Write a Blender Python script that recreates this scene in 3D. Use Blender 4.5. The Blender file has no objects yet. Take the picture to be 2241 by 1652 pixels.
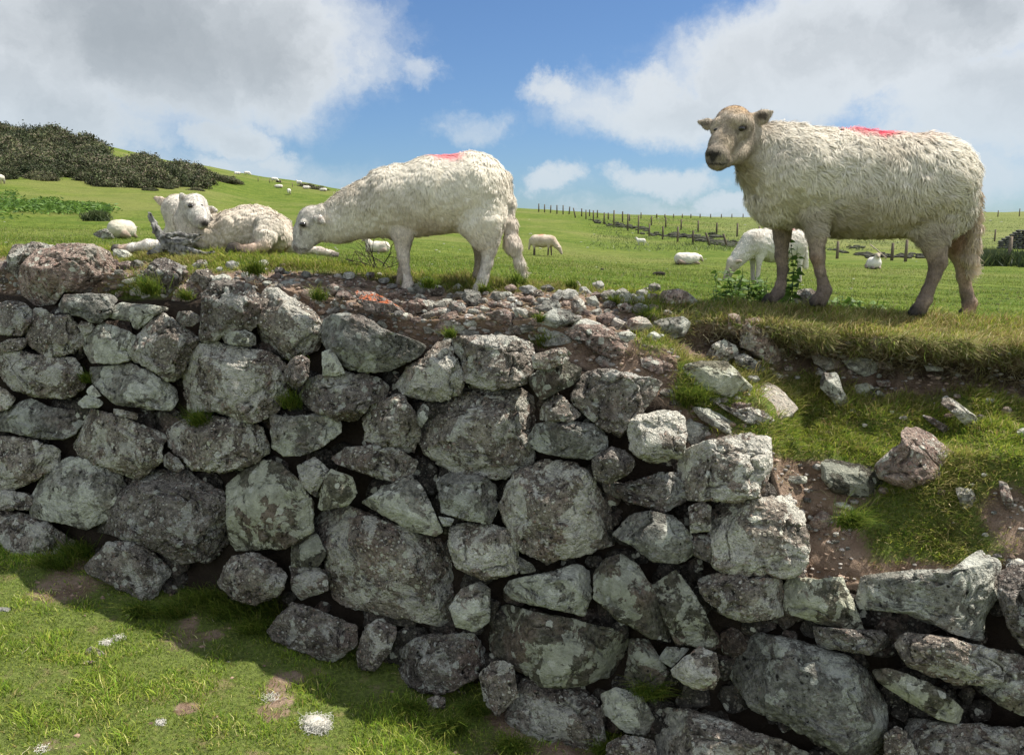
import bpy, math, random
import numpy as np
R = math.radians
SC = bpy.context.scene
# ---------------------------------------------------------------- camera
CAMH = 1.65; PITCH = 9.55; FPX = 1759.0; CX, CY = 1120.5, 826.0      # picture measures: 2241 x 1652 units
cam = bpy.data.objects.new('camera', bpy.data.cameras.new('camera'))
cam.location = (0, 0, CAMH); cam.rotation_euler = (R(90 - PITCH), 0, 0)
cam.data.sensor_width = 36; cam.data.lens = 36 * FPX / 2241.0
cam.data.clip_start = 0.05; cam.data.clip_end = 3000
SC.collection.objects.link(cam); SC.camera = cam
SC.view_settings.view_transform = 'Standard'; SC.view_settings.look = 'None'
SC.view_settings.exposure = 0.72; SC.view_settings.gamma = 1.0
# ---------------------------------------------------------------- sun
SUN_EL, SUN_AZ = 61.0, 74.0          # azimuth from +Y towards +X
sd = np.array([math.sin(R(SUN_AZ)) * math.cos(R(SUN_EL)), math.cos(R(SUN_AZ)) * math.cos(R(SUN_EL)), math.sin(R(SUN_EL))])
sun = bpy.data.objects.new('sun', bpy.data.lights.new('sun', 'SUN'))
sun.data.energy = 5.0; sun.data.angle = R(0.55); sun.data.color = (1.0, 0.95, 0.86)
from mathutils import Vector
sun.rotation_euler = Vector(sd).to_track_quat('Z', 'Y').to_euler()
sun.location = (6, 3, 12); SC.collection.objects.link(sun)

def ray(u, v):
    """direction(s) with y = 1 through picture point u, v"""
    u = np.asarray(u, float); v = np.asarray(v, float)
    a = (u - CX) / FPX; b = -(v - CY) / FPX
    c, s = math.cos(R(PITCH)), math.sin(R(PITCH))
    y = c + b * s; z = -s + b * c
    return np.stack([a / y, np.ones_like(y), z / y], -1)
def unp(u, v, Y):
    Y = np.asarray(Y, float)
    return np.array([0, 0, CAMH]) + ray(u, v) * Y[..., None]
# ---------------------------------------------------------------- sky
world = bpy.data.worlds.new("World"); SC.world = world; world.use_nodes = True
nt = world.node_tree; nt.nodes.clear()
class NG:
    def __init__(s, nt): s.nt = nt
    def n(s, typ, **kw):
        nd = s.nt.nodes.new(typ)
        for k, v in kw.items():
            if k == 'ins':
                for kk, vv in v.items():
                    if isinstance(vv, bpy.types.NodeSocket): s.nt.links.new(vv, nd.inputs[kk])
                    else: nd.inputs[kk].default_value = vv
            else: setattr(nd, k, v)
        return nd
    def m(s, op, a, b=0.0, c=0.0, clamp=False):
        return s.n('ShaderNodeMath', operation=op, use_clamp=clamp, ins={0: a, 1: b, 2: c}).outputs[0]
    def v(s, op, a, b=(0, 0, 0)):
        return s.n('ShaderNodeVectorMath', operation=op, ins={0: a, 1: b})
    def mr(s, val, a, b, c=0.0, d=1.0, smooth=True):
        return s.n('ShaderNodeMapRange', interpolation_type='SMOOTHSTEP' if smooth else 'LINEAR', ins={0: val, 1: a, 2: b, 3: c, 4: d}).outputs[0]
    def mix(s, f, a, b, blend='MIX'):
        nd = s.n('ShaderNodeMix', data_type='RGBA', blend_type=blend)
        for k, x in ((0, f), (6, a), (7, b)):
            if isinstance(x, bpy.types.NodeSocket): s.nt.links.new(x, nd.inputs[k])
            else: nd.inputs[k].default_value = x if k == 0 else (tuple(x) + (1,))[:4]
        return nd.outputs[2]
    def noise(s, vec, scale, detail=4, rough=.55, dist=0.0):
        nd = s.n('ShaderNodeTexNoise', ins={'Vector': vec, 'Scale': scale, 'Detail': detail, 'Roughness': rough, 'Distortion': dist})
        return nd.outputs[0], nd.outputs[1]
g = NG(nt)
sky = g.n('ShaderNodeTexSky', sky_type='NISHITA', sun_disc=False, sun_elevation=R(SUN_EL), sun_rotation=R(SUN_AZ), air_density=1.0, dust_density=0.6, ozone_density=2.0)
tc = g.n('ShaderNodeTexCoord').outputs['Generated']
sp = g.n('ShaderNodeSeparateXYZ', ins={0: tc})
az = g.m('ARCTAN2', sp.outputs[0], sp.outputs[1]); el = g.m('ARCSINE', sp.outputs[2])
ae = g.n('ShaderNodeCombineXYZ', ins={0: az, 1: el, 2: 0.0}).outputs[0]
wn = g.noise(ae, 3.6, 9, .66)[1]
warp = g.v('MULTIPLY', g.v('SUBTRACT', wn, (.5, .5, .5)).outputs[0], (.30, .18, 0)).outputs[0]
aw = g.v('ADD', ae, warp).outputs[0]
BLOBS = [(250, 60, 520, 190, 1.0), (600, 90, 260, 170, .9), (60, 220, 330, 110, .9), (530, 290, 150, 60, .62), (600, 350, 150, 55, .5), (330, 330, 260, 60, .35),
         (890, 160, 90, 42, .45), (1020, 268, 120, 58, .50), (1480, 225, 330, 85, .75), (1800, 140, 360, 150, .95), (2060, 30, 290, 110, .9), (2150, 230, 260, 140, .9),
         (2100, 400, 260, 90, .6), (1225, 200, 110, 45, .6), (1430, 400, 190, 60, .5), (1190, 410, 130, 60, .42), (1620, 440, 170, 45, .42), (950, 420, 250, 50, .3),
         (1420, 395, 150, 52, .85), (1180, 395, 90, 45, .72), (640, 345, 90, 40, .6), (1570, 440, 80, 34, .72), (1300, 455, 200, 30, .45), (560, 300, 110, 55, .72), (450, 370, 160, 45, .5), (1400, 475, 620, 50, .5), (500, 380, 330, 60, .55), (2600, 200, 400, 250, .8), (-500, 100, 500, 300, .9), (1120, -500, 500, 260, .9), (2200, -600, 500, 250, .8)]
acc = None
for (bu, bv, ru, rv, st) in BLOBS:
    d = ray(bu, bv); L = np.linalg.norm(d); a0 = math.atan2(d[0], d[1]); e0 = math.asin(d[2] / L)
    q = g.v('MULTIPLY', g.v('SUBTRACT', aw, (a0, e0, 0)).outputs[0], (FPX / ru / 1.08, FPX / rv / 1.08, 0)).outputs[0]
    ln = g.v('LENGTH', q).outputs['Value']
    t = g.mr(ln, 1.35, 0.15, 0.0, st)
    acc = t if acc is None else g.m('MAXIMUM', acc, t)
# the rest of the sky, behind and above the camera, gets loose cloud from noise alone
fb = g.noise(aw, 5.0, 8, .58)[0]
back = g.mr(g.noise(ae, 1.6, 3, .5)[0], .38, .58)
bmask = g.mr(g.m('ABSOLUTE', az), 1.0, 1.4)
acc = g.m('MAXIMUM', acc, g.m('MULTIPLY', back, bmask))
dens = g.m('ADD', acc, g.m('MULTIPLY', g.m('SUBTRACT', fb, .5), 1.15))
cov = g.mr(dens, .18, .70)
thick = g.mr(g.m('ADD', dens, g.m('MULTIPLY', g.m('SUBTRACT', g.noise(aw, 2.2, 5, .6)[0], .5), 1.3)), .55, 1.25)
ccol = g.mix(thick, (.78, .82, .85), (.42, .46, .49))
low = g.mr(el, .22, 0.0)
ccol = g.mix(low, ccol, (.62, .72, .80))
skyb = g.n('ShaderNodeBackground', ins={'Color': g.mix(1.0, sky.outputs[0], (.66, .84, 1.06), 'MULTIPLY'), 'Strength': .066})
cb = g.n('ShaderNodeBackground', ins={'Color': ccol, 'Strength': g.m('MULTIPLY_ADD', bmask, .45, .60)})  # unseen clouds behind the camera made brighter as added fill light
ms = g.n('ShaderNodeMixShader', ins={0: g.m('MULTIPLY', cov, .93), 1: skyb.outputs[0], 2: cb.outputs[0]})
g.n('ShaderNodeOutputWorld', ins={0: ms.outputs[0]})

# ---------------------------------------------------------------- numpy helpers
rng = np.random.default_rng(7)
def _h(i, j, k, s):
    i = i.astype(np.int64); j = j.astype(np.int64); k = k.astype(np.int64)
    h = (i * 374761393 + j * 668265263 + k * 2147483647 + s * 974634777) & 0xffffffff
    h = ((h ^ (h >> 13)) * 1274126177) & 0xffffffff
    h = ((h ^ (h >> 16)) * 2246822519) & 0xffffffff
    return ((h ^ (h >> 15)) & 0xffff) / 65535.0
def vn(p, s=0):
    p = np.asarray(p, float); f = np.floor(p); t = p - f; t = t * t * (3 - 2 * t)
    i, j, k = f[..., 0], f[..., 1], f[..., 2]; r = 0
    for a in (0, 1):
        for b in (0, 1):
            for c in (0, 1):
                w = (t[..., 0] if a else 1 - t[..., 0]) * (t[..., 1] if b else 1 - t[..., 1]) * (t[..., 2] if c else 1 - t[..., 2])
                r = r + w * _h(i + a, j + b, k + c, s)
    return r * 2 - 1
def fbm(p, s=0, o=4, g=.5):
    r = 0; a = 1; n = 0; q = np.asarray(p, float)
    for i in range(o):
        r = r + a * vn(q + i * 17.3, s + i); n += a; a *= g; q = q * 2.03
    return r / n
def mk(name, V, F, mat, parent=None, col=None, smooth=True, origin=None):
    V = np.asarray(V, float)
    o = np.zeros(3) if origin is None else np.asarray(origin, float)
    me = bpy.data.meshes.new(name); Fs = F if isinstance(F, (list, tuple)) else [F]
    Fs = [np.asarray(f, np.int32) for f in Fs if len(f)]
    me.vertices.add(len(V)); me.vertices.foreach_set('co', (V - o).astype(np.float32).ravel())
    nl = sum(f.size for f in Fs); npo = sum(len(f) for f in Fs)
    me.loops.add(nl); me.loops.foreach_set('vertex_index', np.concatenate([f.ravel() for f in Fs]))
    me.polygons.add(npo); st = []; c = 0
    for f in Fs:
        st.append(c + np.arange(len(f)) * f.shape[1]); c += f.size
    me.polygons.foreach_set('loop_start', np.concatenate(st).astype(np.int32))
    me.update(calc_edges=True)
    if smooth: me.polygons.foreach_set('use_smooth', np.ones(npo, bool))
    if col is not None:
        ca = me.color_attributes.new('Col', 'FLOAT_COLOR', 'POINT')
        cc = np.ones((len(V), 4), np.float32); cc[:, :np.shape(col)[-1]] = col
        ca.data.foreach_set('color', cc.ravel())
    if mat: me.materials.append(mat)
    ob = bpy.data.objects.new(name, me); ob.location = o; SC.collection.objects.link(ob)
    if parent is not None:
        ob.parent = parent; ob.location = o - np.array(parent.location)
    return ob
def tag(o, label=None, cat=None, group=None, kind=None):
    if label: o['label'] = label
    if cat: o['category'] = cat
    if group: o['group'] = group
    if kind: o['kind'] = kind
    return o
def empty(name, loc):
    o = bpy.data.objects.new(name, None); o.location = loc; o.empty_display_size = .05; SC.collection.objects.link(o); return o
def copy_tree(o, parent=None):
    c = o.copy(); SC.collection.objects.link(c); c.parent = parent
    for ch in list(o.children): copy_tree(ch, c)
    return c
class Acc:
    """collects tapered tubes and other pieces for one mesh"""
    def __init__(s): s.V = []; s.F = []; s.C = []; s.n = 0
    def add(s, V, F, C=None):
        V = np.asarray(V, float); s.V.append(V); s.F.append(np.asarray(F) + s.n); s.n += len(V)
        s.C.append(np.broadcast_to(np.asarray((1, 1, 1) if C is None else C, float), (len(V), 3)))
    def tube(s, P, r, seg=6, C=None):
        P = np.asarray(P, float); n = len(P); r = np.broadcast_to(np.asarray(r, float), (n,))
        T = np.gradient(P, axis=0); T /= np.linalg.norm(T, axis=1)[:, None] + 1e-9
        ref = np.array([0.31, .2, .93]); A = np.cross(T, ref); A /= np.linalg.norm(A, axis=1)[:, None] + 1e-9; B = np.cross(T, A)
        th = np.arange(seg) / seg * 2 * np.pi
        V = P[:, None] + r[:, None, None] * (A[:, None] * np.cos(th)[None, :, None] + B[:, None] * np.sin(th)[None, :, None])
        V = V.reshape(-1, 3); F = []
        i = np.arange(n - 1)[:, None] * seg; j = np.arange(seg)[None]; j2 = (j + 1) % seg
        F = np.stack([i + j, i + j2, i + seg + j2, i + seg + j], -1).reshape(-1, 4)
        V = np.vstack([V, P[:1], P[-1:]]); k = n * seg
        c0 = np.stack([np.full(seg, k), (np.arange(seg) + 1) % seg, np.arange(seg), np.full(seg, k)], -1)
        c1 = np.stack([np.full(seg, k + 1), (n - 1) * seg + np.arange(seg), (n - 1) * seg + (np.arange(seg) + 1) % seg, np.full(seg, k + 1)], -1)
        tri = np.vstack([c0, c1])[:, :3]
        q = np.vstack([F[:, [0, 1, 2]], F[:, [0, 2, 3]], tri]); s.add(V, q, C)
    def build(s, name, mat, parent=None, smooth=True, origin=None):
        return mk(name, np.vstack(s.V), np.vstack(s.F), mat, parent, np.vstack(s.C), smooth, origin)
# ---------------------------------------------------------------- materials
def newmat(name):
    m = bpy.data.materials.new(name); m.use_nodes = True; m.node_tree.nodes.clear(); return m, NG(m.node_tree)
def finish(g, col, rough=.9, bump=None, bstr=.5, bdist=.01, spec=.25, trans=0.0):
    b = g.n('ShaderNodeBsdfPrincipled', ins={'Base Color': col, 'Roughness': rough})
    b.inputs['Specular IOR Level'].default_value = spec
    if bump is not None:
        bn = g.n('ShaderNodeBump', ins={'Height': bump, 'Strength': bstr, 'Distance': bdist}); g.nt.links.new(bn.outputs[0], b.inputs['Normal'])
    out = b.outputs[0]
    if trans > 0:
        tr = g.n('ShaderNodeBsdfTranslucent', ins={0: col}); out = g.n('ShaderNodeMixShader', ins={0: trans, 1: out, 2: tr.outputs[0]}).outputs[0]
    g.n('ShaderNodeOutputMaterial', ins={0: out})
def rock_mat(name, base, base2, peb, lichen, lcol, lthr, pink=0.0, paint=False):
    m, g = newmat(name)
    pos = g.n('ShaderNodeNewGeometry').outputs['Position']
    rnd = g.n('ShaderNodeObjectInfo').outputs['Random']
    off = g.v('ADD', pos, g.n('ShaderNodeCombineXYZ', ins={0: g.m('MULTIPLY', rnd, 37.0), 1: g.m('MULTIPLY', rnd, 11.0), 2: 0.0}).outputs[0]).outputs[0]
    n1 = g.noise(off, 9, 6, .65)[0]; n2 = g.noise(off, 45, 5, .7)[0]; n3 = g.noise(off, 150, 3, .7)[0]
    col = g.mix(g.mr(n1, .32, .68), base, base2)
    col = g.mix(g.m('MULTIPLY', g.mr(g.noise(off, 4.0, 4, .6)[0], .52, .66), .45), col, (.36, .25, .21))
    col = g.mix(g.mr(n2, .38, .62), g.mix(1.0, col, (.42, .42, .42), 'MULTIPLY'), col)
    h = g.m('ADD', g.m('MULTIPLY', n2, 1.5), g.m('MULTIPLY', n3, .6))
    if peb > 0:
        wv = g.v('ADD', off, g.v('MULTIPLY', g.v('SUBTRACT', g.noise(off, 40, 2)[1], (.5, .5, .5)).outputs[0], (.012, .012, .012)).outputs[0]).outputs[0]
        for sc, amt, th in ((34, .75, .36), (66, 1.0, .42), (140, .8, .40)):
            vo = g.n('ShaderNodeTexVoronoi', feature='F1', ins={'Vector': wv, 'Scale': float(sc), 'Randomness': 1.0})
            sc_ = g.n('ShaderNodeSeparateColor', ins={0: vo.outputs['Color']})
            mask = g.m('MULTIPLY', g.mr(vo.outputs['Distance'], th, th - .16), g.mr(sc_.outputs[0], .30, .55))
            pc = g.mix(sc_.outputs[1], (.20, .16, .13), (.74, .70, .62)); pc = g.mix(g.mr(sc_.outputs[2], .8, .92), pc, (.74, .73, .69))
            pc = g.mix(g.m('MULTIPLY', g.mr(sc_.outputs[2], .35, .1), .5 + pink * .5), pc, (.40, .24, .20))
            col = g.mix(g.m('MULTIPLY', mask, peb * amt), col, pc)
            pit = g.m('MULTIPLY', g.mr(vo.outputs['Distance'], .38, .12), g.mr(sc_.outputs[0], .16, .06))
            col = g.mix(pit, col, (.02, .018, .015))
            h = g.m('ADD', h, g.m('MULTIPLY', g.m('SUBTRACT', mask, pit), .9 * peb * amt))
    ln = g.m('ADD', g.noise(off, 7.5, 9, .68, .4)[0], g.m('MULTIPLY', g.m('SUBTRACT', rnd, .5), .08))
    lm = g.m('MULTIPLY', g.mr(ln, lthr - .012, lthr + .012), lichen)
    lvar = g.mix(g.mr(g.noise(off, 28, 5, .7)[0], .35, .65), tuple(x * .62 for x in lcol), lcol)
    col = g.mix(lm, col, lvar)
    # small crisp lichen spots
    vs = g.n('ShaderNodeTexVoronoi', feature='F1', ins={'Vector': g.v('ADD', off, g.v('MULTIPLY', g.noise(off, 60, 3)[1], (.02, .02, .02)).outputs[0]).outputs[0], 'Scale': 26.0})
    ss = g.n('ShaderNodeSeparateColor', ins={0: vs.outputs['Color']})
    sm = g.m('MULTIPLY', g.mr(vs.outputs['Distance'], .34, .28), g.mr(ss.outputs[0], .72, .76))
    col = g.mix(g.m('MULTIPLY', sm, .85), col, (.66, .67, .60))
    # dark mould
    dm = g.mr(g.noise(off, 5.0, 7, .7)[0], .60, .72)
    col = g.mix(g.m('MULTIPLY', dm, .6), col, (.04, .037, .032))
    mo = g.m('MULTIPLY', g.mr(g.noise(off, 6.0, 8, .72)[0], .62, .70), g.mr(rnd, .6, .8)); col = g.mix(g.m('MULTIPLY', mo, .9), col, (.050, .055, .022))
    col = g.mix(1.0, col, g.n('ShaderNodeCombineColor', ins={0: g.m('MULTIPLY_ADD', rnd, .55, .76), 1: g.m('MULTIPLY_ADD', rnd, .52, .75), 2: g.m('MULTIPLY_ADD', rnd, .44, .74)}).outputs[0], 'MULTIPLY')
    if paint:
        pm = g.mr(g.noise(pos, 30, 6, .75)[0], .44, .56); nz = g.n('ShaderNodeSeparateXYZ', ins={0: g.n('ShaderNodeNewGeometry').outputs['Normal']}).outputs[2]
        col = g.mix(g.m('MULTIPLY', pm, g.mr(nz, .45, .8)), col, (.66, .17, .06))
    finish(g, col, .93, h, 1.0, .024)
    return m
M = {}
M['c'] = rock_mat('conglomerate rock', (.175, .145, .125), (.47, .425, .375), 1.0, .75, (.76, .75, .69), .525)
M['g'] = rock_mat('grey green rock', (.255, .25, .22), (.47, .465, .42), 0.35, .85, (.72, .735, .66), .51)
M['l'] = rock_mat('lichen blotched rock', (.12, .115, .085), (.21, .20, .15), 0.2, 1.0, (.58, .59, .48), .49)
M['p'] = rock_mat('pinkish rock', (.33, .24, .205), (.52, .41, .36), 0.7, .55, (.58, .58, .52), .56, 1.0)
M['w'] = rock_mat('pale quartz rock', (.50, .49, .45), (.72, .71, .67), 0.0, .4, (.75, .75, .70), .5)
M['d'] = rock_mat('packing rock with painted gap shade', (.05, .045, .04), (.11, .10, .09), .3, .2, (.18, .18, .16), .58)  # packing stones coloured near black, painting shade into the gaps of the wall
M['o'] = rock_mat('rock daubed with orange paint', (.30, .24, .22), (.42, .36, .33), 0.7, .4, (.50, .50, .46), .58, .6, True)
def soil_mat():
    m, g = newmat('soil and turf'); pos = g.n('ShaderNodeNewGeometry').outputs['Position']
    at = g.n('ShaderNodeAttribute', attribute_name='Col'); sc = g.n('ShaderNodeSeparateColor', ins={0: at.outputs[0]})
    n1 = g.noise(pos, 12, 6, .6)[0]; n2 = g.noise(pos, 70, 5, .7)[0]; n3 = g.noise(pos, 300, 3, .6)[0]
    dirt = g.mix(g.mr(n1, .3, .7), (.17, .11, .075), (.36, .26, .19)); dirt = g.mix(g.mr(n2, .55, .75), dirt, (.45, .37, .30))
    turf = g.mix(g.mr(n2, .35, .65), (.085, .11, .028), (.18, .225, .055)); turf = g.mix(g.mr(n1, .55, .75), turf, (.24, .19, .10))
    f = g.mr(g.m('ADD', sc.outputs[1], g.m('MULTIPLY', g.m('SUBTRACT', n2, .5), .6)), .35, .65)
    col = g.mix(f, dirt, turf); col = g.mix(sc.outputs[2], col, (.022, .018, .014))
    finish(g, col, .95, g.m('ADD', n2, g.m('MULTIPLY', n3, .4)), 1.0, .02, .1); return m
M['soil'] = soil_mat()
def field_mat():
    m, g = newmat('pasture'); pos = g.n('ShaderNodeNewGeometry').outputs['Position']
    flat = g.v('MULTIPLY', pos, (1, 1, 0)).outputs[0]
    n0 = g.noise(flat, .045, 5, .6)[0]; n1 = g.noise(flat, .5, 6, .62)[0]; n2 = g.noise(flat, 3.2, 6, .65)[0]; n3 = g.noise(flat, 24, 4, .7)[0]
    col = g.mix(g.mr(n1, .35, .68), (.115, .165, .026), (.190, .225, .045)); col = g.mix(g.mr(n2, .40, .62), g.mix(1.0, col, (.62, .66, .55), 'MULTIPLY'), col)
    col = g.mix(g.m('MULTIPLY', g.mr(n0, .45, .62), .55), col, (.22, .21, .075))
    col = g.mix(g.mr(n3, .40, .62), g.mix(1.0, col, (.55, .6, .5), 'MULTIPLY'), col)
    at = g.n('ShaderNodeAttribute', attribute_name='Col'); sc = g.n('ShaderNodeSeparateColor', ins={0: at.outputs[0]})
    col = g.mix(g.m('MULTIPLY', sc.outputs[0], g.mr(n2, .4, .6)), col, (.17, .18, .07))
    finish(g, col, .95, g.m('ADD', g.m('MULTIPLY', n2, 1.0), g.m('MULTIPLY', n3, .15)), 1.0, .12, .08); return m
M['field'] = field_mat()
def col_mat(name, rough=.85, trans=0.0, spec=.2, nz=0.0, nscale=60, vary=False):
    m, g = newmat(name); c = g.n('ShaderNodeAttribute', attribute_name='Col').outputs[0]; h = None
    if vary:
        rn = g.n('ShaderNodeObjectInfo').outputs['Random']; c = g.mix(1.0, c, g.n('ShaderNodeCombineColor', ins={0: g.m('MULTIPLY_ADD', rn, 1.0, .5), 1: g.m('MULTIPLY_ADD', rn, .8, .6), 2: g.m('MULTIPLY_ADD', rn, 1.0, .5)}).outputs[0], 'MULTIPLY')
    if nz > 0:
        pos = g.n('ShaderNodeNewGeometry').outputs['Position']; n = g.noise(pos, nscale, 5, .7)[0]; h = n
        c = g.mix(g.mr(n, .3, .7), g.mix(1.0, c, (1 - nz,) * 3, 'MULTIPLY'), c)
    finish(g, c, rough, h, .6, .006, spec, trans); return m
M['grass'] = col_mat('grass blades', .7, .35, .15)
M['leaf'] = col_mat('leaves', .6, .3, .3)
M['bush'] = col_mat('gorse', .7, .15, .2, vary=True)
M['wool'] = col_mat('wool locks', .95, .07, .05)
M['skin'] = col_mat('sheep coat', .92, 0, .12, .30, 95)
M['eye'] = col_mat('wet eye', .12, 0, .6)
M['wood'] = col_mat('weathered timber', .9, 0, .15, .45, 40)
M['wire'] = col_mat('wire', .5, 0, .4)
# ---------------------------------------------------------------- surfaces
ZR = 1.65 - CAMH
def faceY(u, v):
    d = ray(u, v); return (2.35 + .2 * 1.5) / (1 + .33 * d[..., 0] - .2 * d[..., 2])
COLS = [
 (-700, 600, (580, 4.1), (570, 4.3), (560, 4.5), (550, 4.8)),
 (0, 640, (600, 3.5), (575, 3.65), (558, 3.85), (546, 4.1)),
 (250, 655, (600, 3.3), (580, 3.45), (565, 3.6), (549, 3.9)),
 (450, 650, (600, 3.2), (580, 3.35), (563, 3.5), (551, 3.75)),
 (700, 710, (650, 3.0), (620, 3.15), (590, 3.3), (572, 3.6)),
 (900, 760, (700, 2.85), (665, 3.05), (630, 3.25), (600, 3.5)),
 (1160, 755, (700, 2.72), (665, 2.92), (640, 3.05), (615, 3.3)),
 (1300, 810, (730, 2.742), (690, 2.955), (650, 3.155), (628, 3.415)),
 (1440, 860, (760, 2.684), (720, 2.91), (690, 2.93), (645, 3.231)),
 (1520, 970, (840, 2.608), (760, 2.93), (700, 2.95), (660, 3.247)),
 (1680, 1000, (880, 2.62), (770, 2.98), (712, 2.92), (668, 3.23)),
 (1760, 1265, (1010, 2.56), (795, 2.98), (722, 2.9), (672, 3.18)),
 (1880, 1275, (1020, 2.5), (800, 2.96), (735, 2.86), (680, 3.15)),
 (2080, 1262, (1000, 2.47), (825, 2.9), (750, 2.8), (692, 3.13)),
 (2241, 1245, (1000, 2.37), (850, 2.82), (772, 2.72), (703, 3.08)),
 (2900, 1250, (1000, 2.27), (860, 2.7), (800, 2.6), (720, 3.03))]  # u, top of stones, then (v, depth) for four places up the slope
def bank_rows(u):
    U = np.array([c[0] for c in COLS], float); I = lambda f: np.interp(u, U, [f(c) for c in COLS])
    vt = I(lambda c: c[1]); rows = []
    rows.append((np.full_like(u, 1750.), faceY(u, np.full_like(u, 1750.)) + .15)); rows.append((vt + 14, faceY(u, vt + 14) + .14)); rows.append((vt - 4, faceY(u, vt - 4) + .19))
    for k in (2, 3, 4, 5): rows.append((I(lambda c: c[k][0]), I(lambda c: c[k][1])))
    return rows
NU = 1360; bu = np.linspace(-1500, 3750, NU); rows = bank_rows(bu); SEG = [30, 6, 40, 30, 22, 22]
bv, bY, bt = [], [], []
for k, n in enumerate(SEG):
    for t in np.arange(n) / n:
        bv.append(rows[k][0] * (1 - t) + rows[k + 1][0] * t); bY.append(rows[k][1] * (1 - t) + rows[k + 1][1] * t); bt.append(np.full(NU, k + t))
bv.append(rows[-1][0]); bY.append(rows[-1][1]); bt.append(np.full(NU, 6.))
bv = np.array(bv); bY = np.array(bY); bt = np.array(bt); bU = np.broadcast_to(bu, bv.shape)
B = unp(bU, bv, bY)
amp = np.interp(bt, [0, 1, 2.5, 3.5, 4, 4.6, 5.3, 6], [.03, .03, .03, .05, .05, .045, .02, .008]) * np.interp(bU, [1300, 1500], [.45, 1])
nn = fbm(B * 7, 3, 5, .6); n2 = fbm(B * 30, 9, 3, .6)
B = B + np.stack([nn * 0, -amp * nn * 1.0, amp * nn * .8 + amp * .25 * n2], -1)
# hummocky lip of turf
lipw = np.exp(-((bt - 5) / .5) ** 2) * np.interp(bU, [1380, 1500], [0, 1]); B[..., 1] += lipw * .13 * fbm(B * np.array([6, 0, 0]) + 5, 4, 3)
gr = np.interp(bt, [0, 1.9, 2.6, 3.4, 3.75, 4.0, 4.6, 5.1, 6], [0, 0, .62, .75, .35, 0, .1, .8, 1])           # turf on the broken slope
gl = np.interp(bt, [0, 1.9, 2.6, 3.5, 4.2, 5.1, 6], [0, .1, .25, .25, .3, .75, 1])
green = np.where(bU > 1480, gr, gl)
def bump2(u0, v0, ru, rv): return np.exp(-(((bU - u0) / ru) ** 2 + ((bv - v0) / rv) ** 2))
for (u0, v0, ru, rv, s) in [(1730, 1150, 120, 110, -1.2), (1800, 1040, 90, 45, -.8), (2200, 1120, 60, 60, -.7), (1180, 690, 260, 60, -.6), (720, 640, 180, 40, -.5), (60, 610, 90, 40, -.5), (310, 645, 80, 20, .7), (520, 575, 130, 22, .8),
                            (1850, 970, 180, 60, .7), (2050, 1180, 150, 60, .7), (1430, 720, 60, 50, .6), (2150, 950, 120, 110, .5), (1780, 850, 80, 50, .6), (1500, 860, 50, 30, .3)]:
    green = green + s * bump2(u0, v0, ru, rv)
green = np.clip(green + .25 * fbm(B * 9, 21, 3), 0, 1)
dark = np.clip(np.exp(-((bt - 4.25) / .35) ** 2) * np.interp(bU, [1480, 1600], [0, .8]) , 0, 1)  # near-black soil paints shade into the hollow under the turf lip
dark = np.clip(dark + np.interp(bt, [1.5, 2.0], [.9, 0]), 0, 1)  # core behind the stones blackened as well, painted shade for the gaps
def grid_faces(n, m):
    i = np.arange(n - 1)[:, None] * m; j = np.arange(m - 1)[None]
    return np.stack([i + j, i + j + 1, i + m + j + 1, i + m + j], -1).reshape(-1, 4)
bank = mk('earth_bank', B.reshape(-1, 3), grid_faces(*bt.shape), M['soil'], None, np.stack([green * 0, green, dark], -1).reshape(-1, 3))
tag(bank, kind='structure')
_f = (bt > 1.9) ; _bu = bU[_f]; _bv = bv[_f]; _bY = bY[_f]; _B = B[_f]
def bankP(u, v):
    """point of the bank seen at picture point u, v"""
    d = (_bu - u) ** 2 + (_bv - v) ** 2; k = np.argsort(d)[:6]; k = k[np.argmin(_B[k][:, 1])]
    return _B[k]
# ---- pasture behind the wall
FL = {-600: [(12, 538), (25, 500), (60, 425), (90, 350), (130, 290), (160, 262)], 0: [(8, 537), (18, 519), (35, 488), (70, 405), (90, 360), (130, 300), (160, 285)], 200: [(8, 542), (20, 521), (35, 492), (75, 412), (110, 350), (150, 316)],
 400: [(8, 548), (18, 530), (35, 500), (80, 418), (110, 380), (150, 357)], 600: [(8, 558), (20, 540), (45, 500), (100, 432), (130, 402), (160, 391)], 800: [(8, 572), (22, 554), (50, 500), (90, 450), (120, 430), (150, 423)], 1130: [(8, 593), (25, 562), (50, 517), (90, 474), (115, 459), (150, 457)],
 1400: [(8, 612), (26, 580), (50, 542), (75, 518), (100, 482), (200, 471)], 1640: [(8, 633), (25, 588), (58, 539), (80, 512), (120, 490), (200, 476)], 1910: [(8, 648), (25, 590), (45, 570), (75, 535), (120, 500), (200, 470)],
 2241: [(8, 662), (25, 602), (35, 583), (80, 537), (120, 500), (200, 464)], 2900: [(8, 690), (25, 615), (35, 590), (80, 540), (200, 456)]}
fu = np.linspace(-1500, 3750, 640); FT = np.linspace(0, 1, 330)
r6 = rows[-1]; Y0 = np.interp(fu, bu, r6[1]); V0 = np.interp(fu, bu, r6[0])
keys = sorted(FL); Ymax = 210.0
LY = np.log(Y0)[None] * (1 - FT[:, None]) + math.log(Ymax) * FT[:, None]
def field_v(u, lY, y0, v0):
    i = int(np.clip(np.searchsorted(keys, u) - 1, 0, len(keys) - 2)); out = []
    for k in (keys[i], keys[i + 1]):
        L = FL[k]; out.append(np.interp(lY, [math.log(y0)] + [math.log(a) for a, _ in L], [v0] + [b for _, b in L]))
    t = min(1, max(0, (u - keys[i]) / (keys[i + 1] - keys[i]))); t = t * t * (3 - 2 * t) * .5 + t * .5
    return out[0] * (1 - t) + out[1] * t
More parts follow.
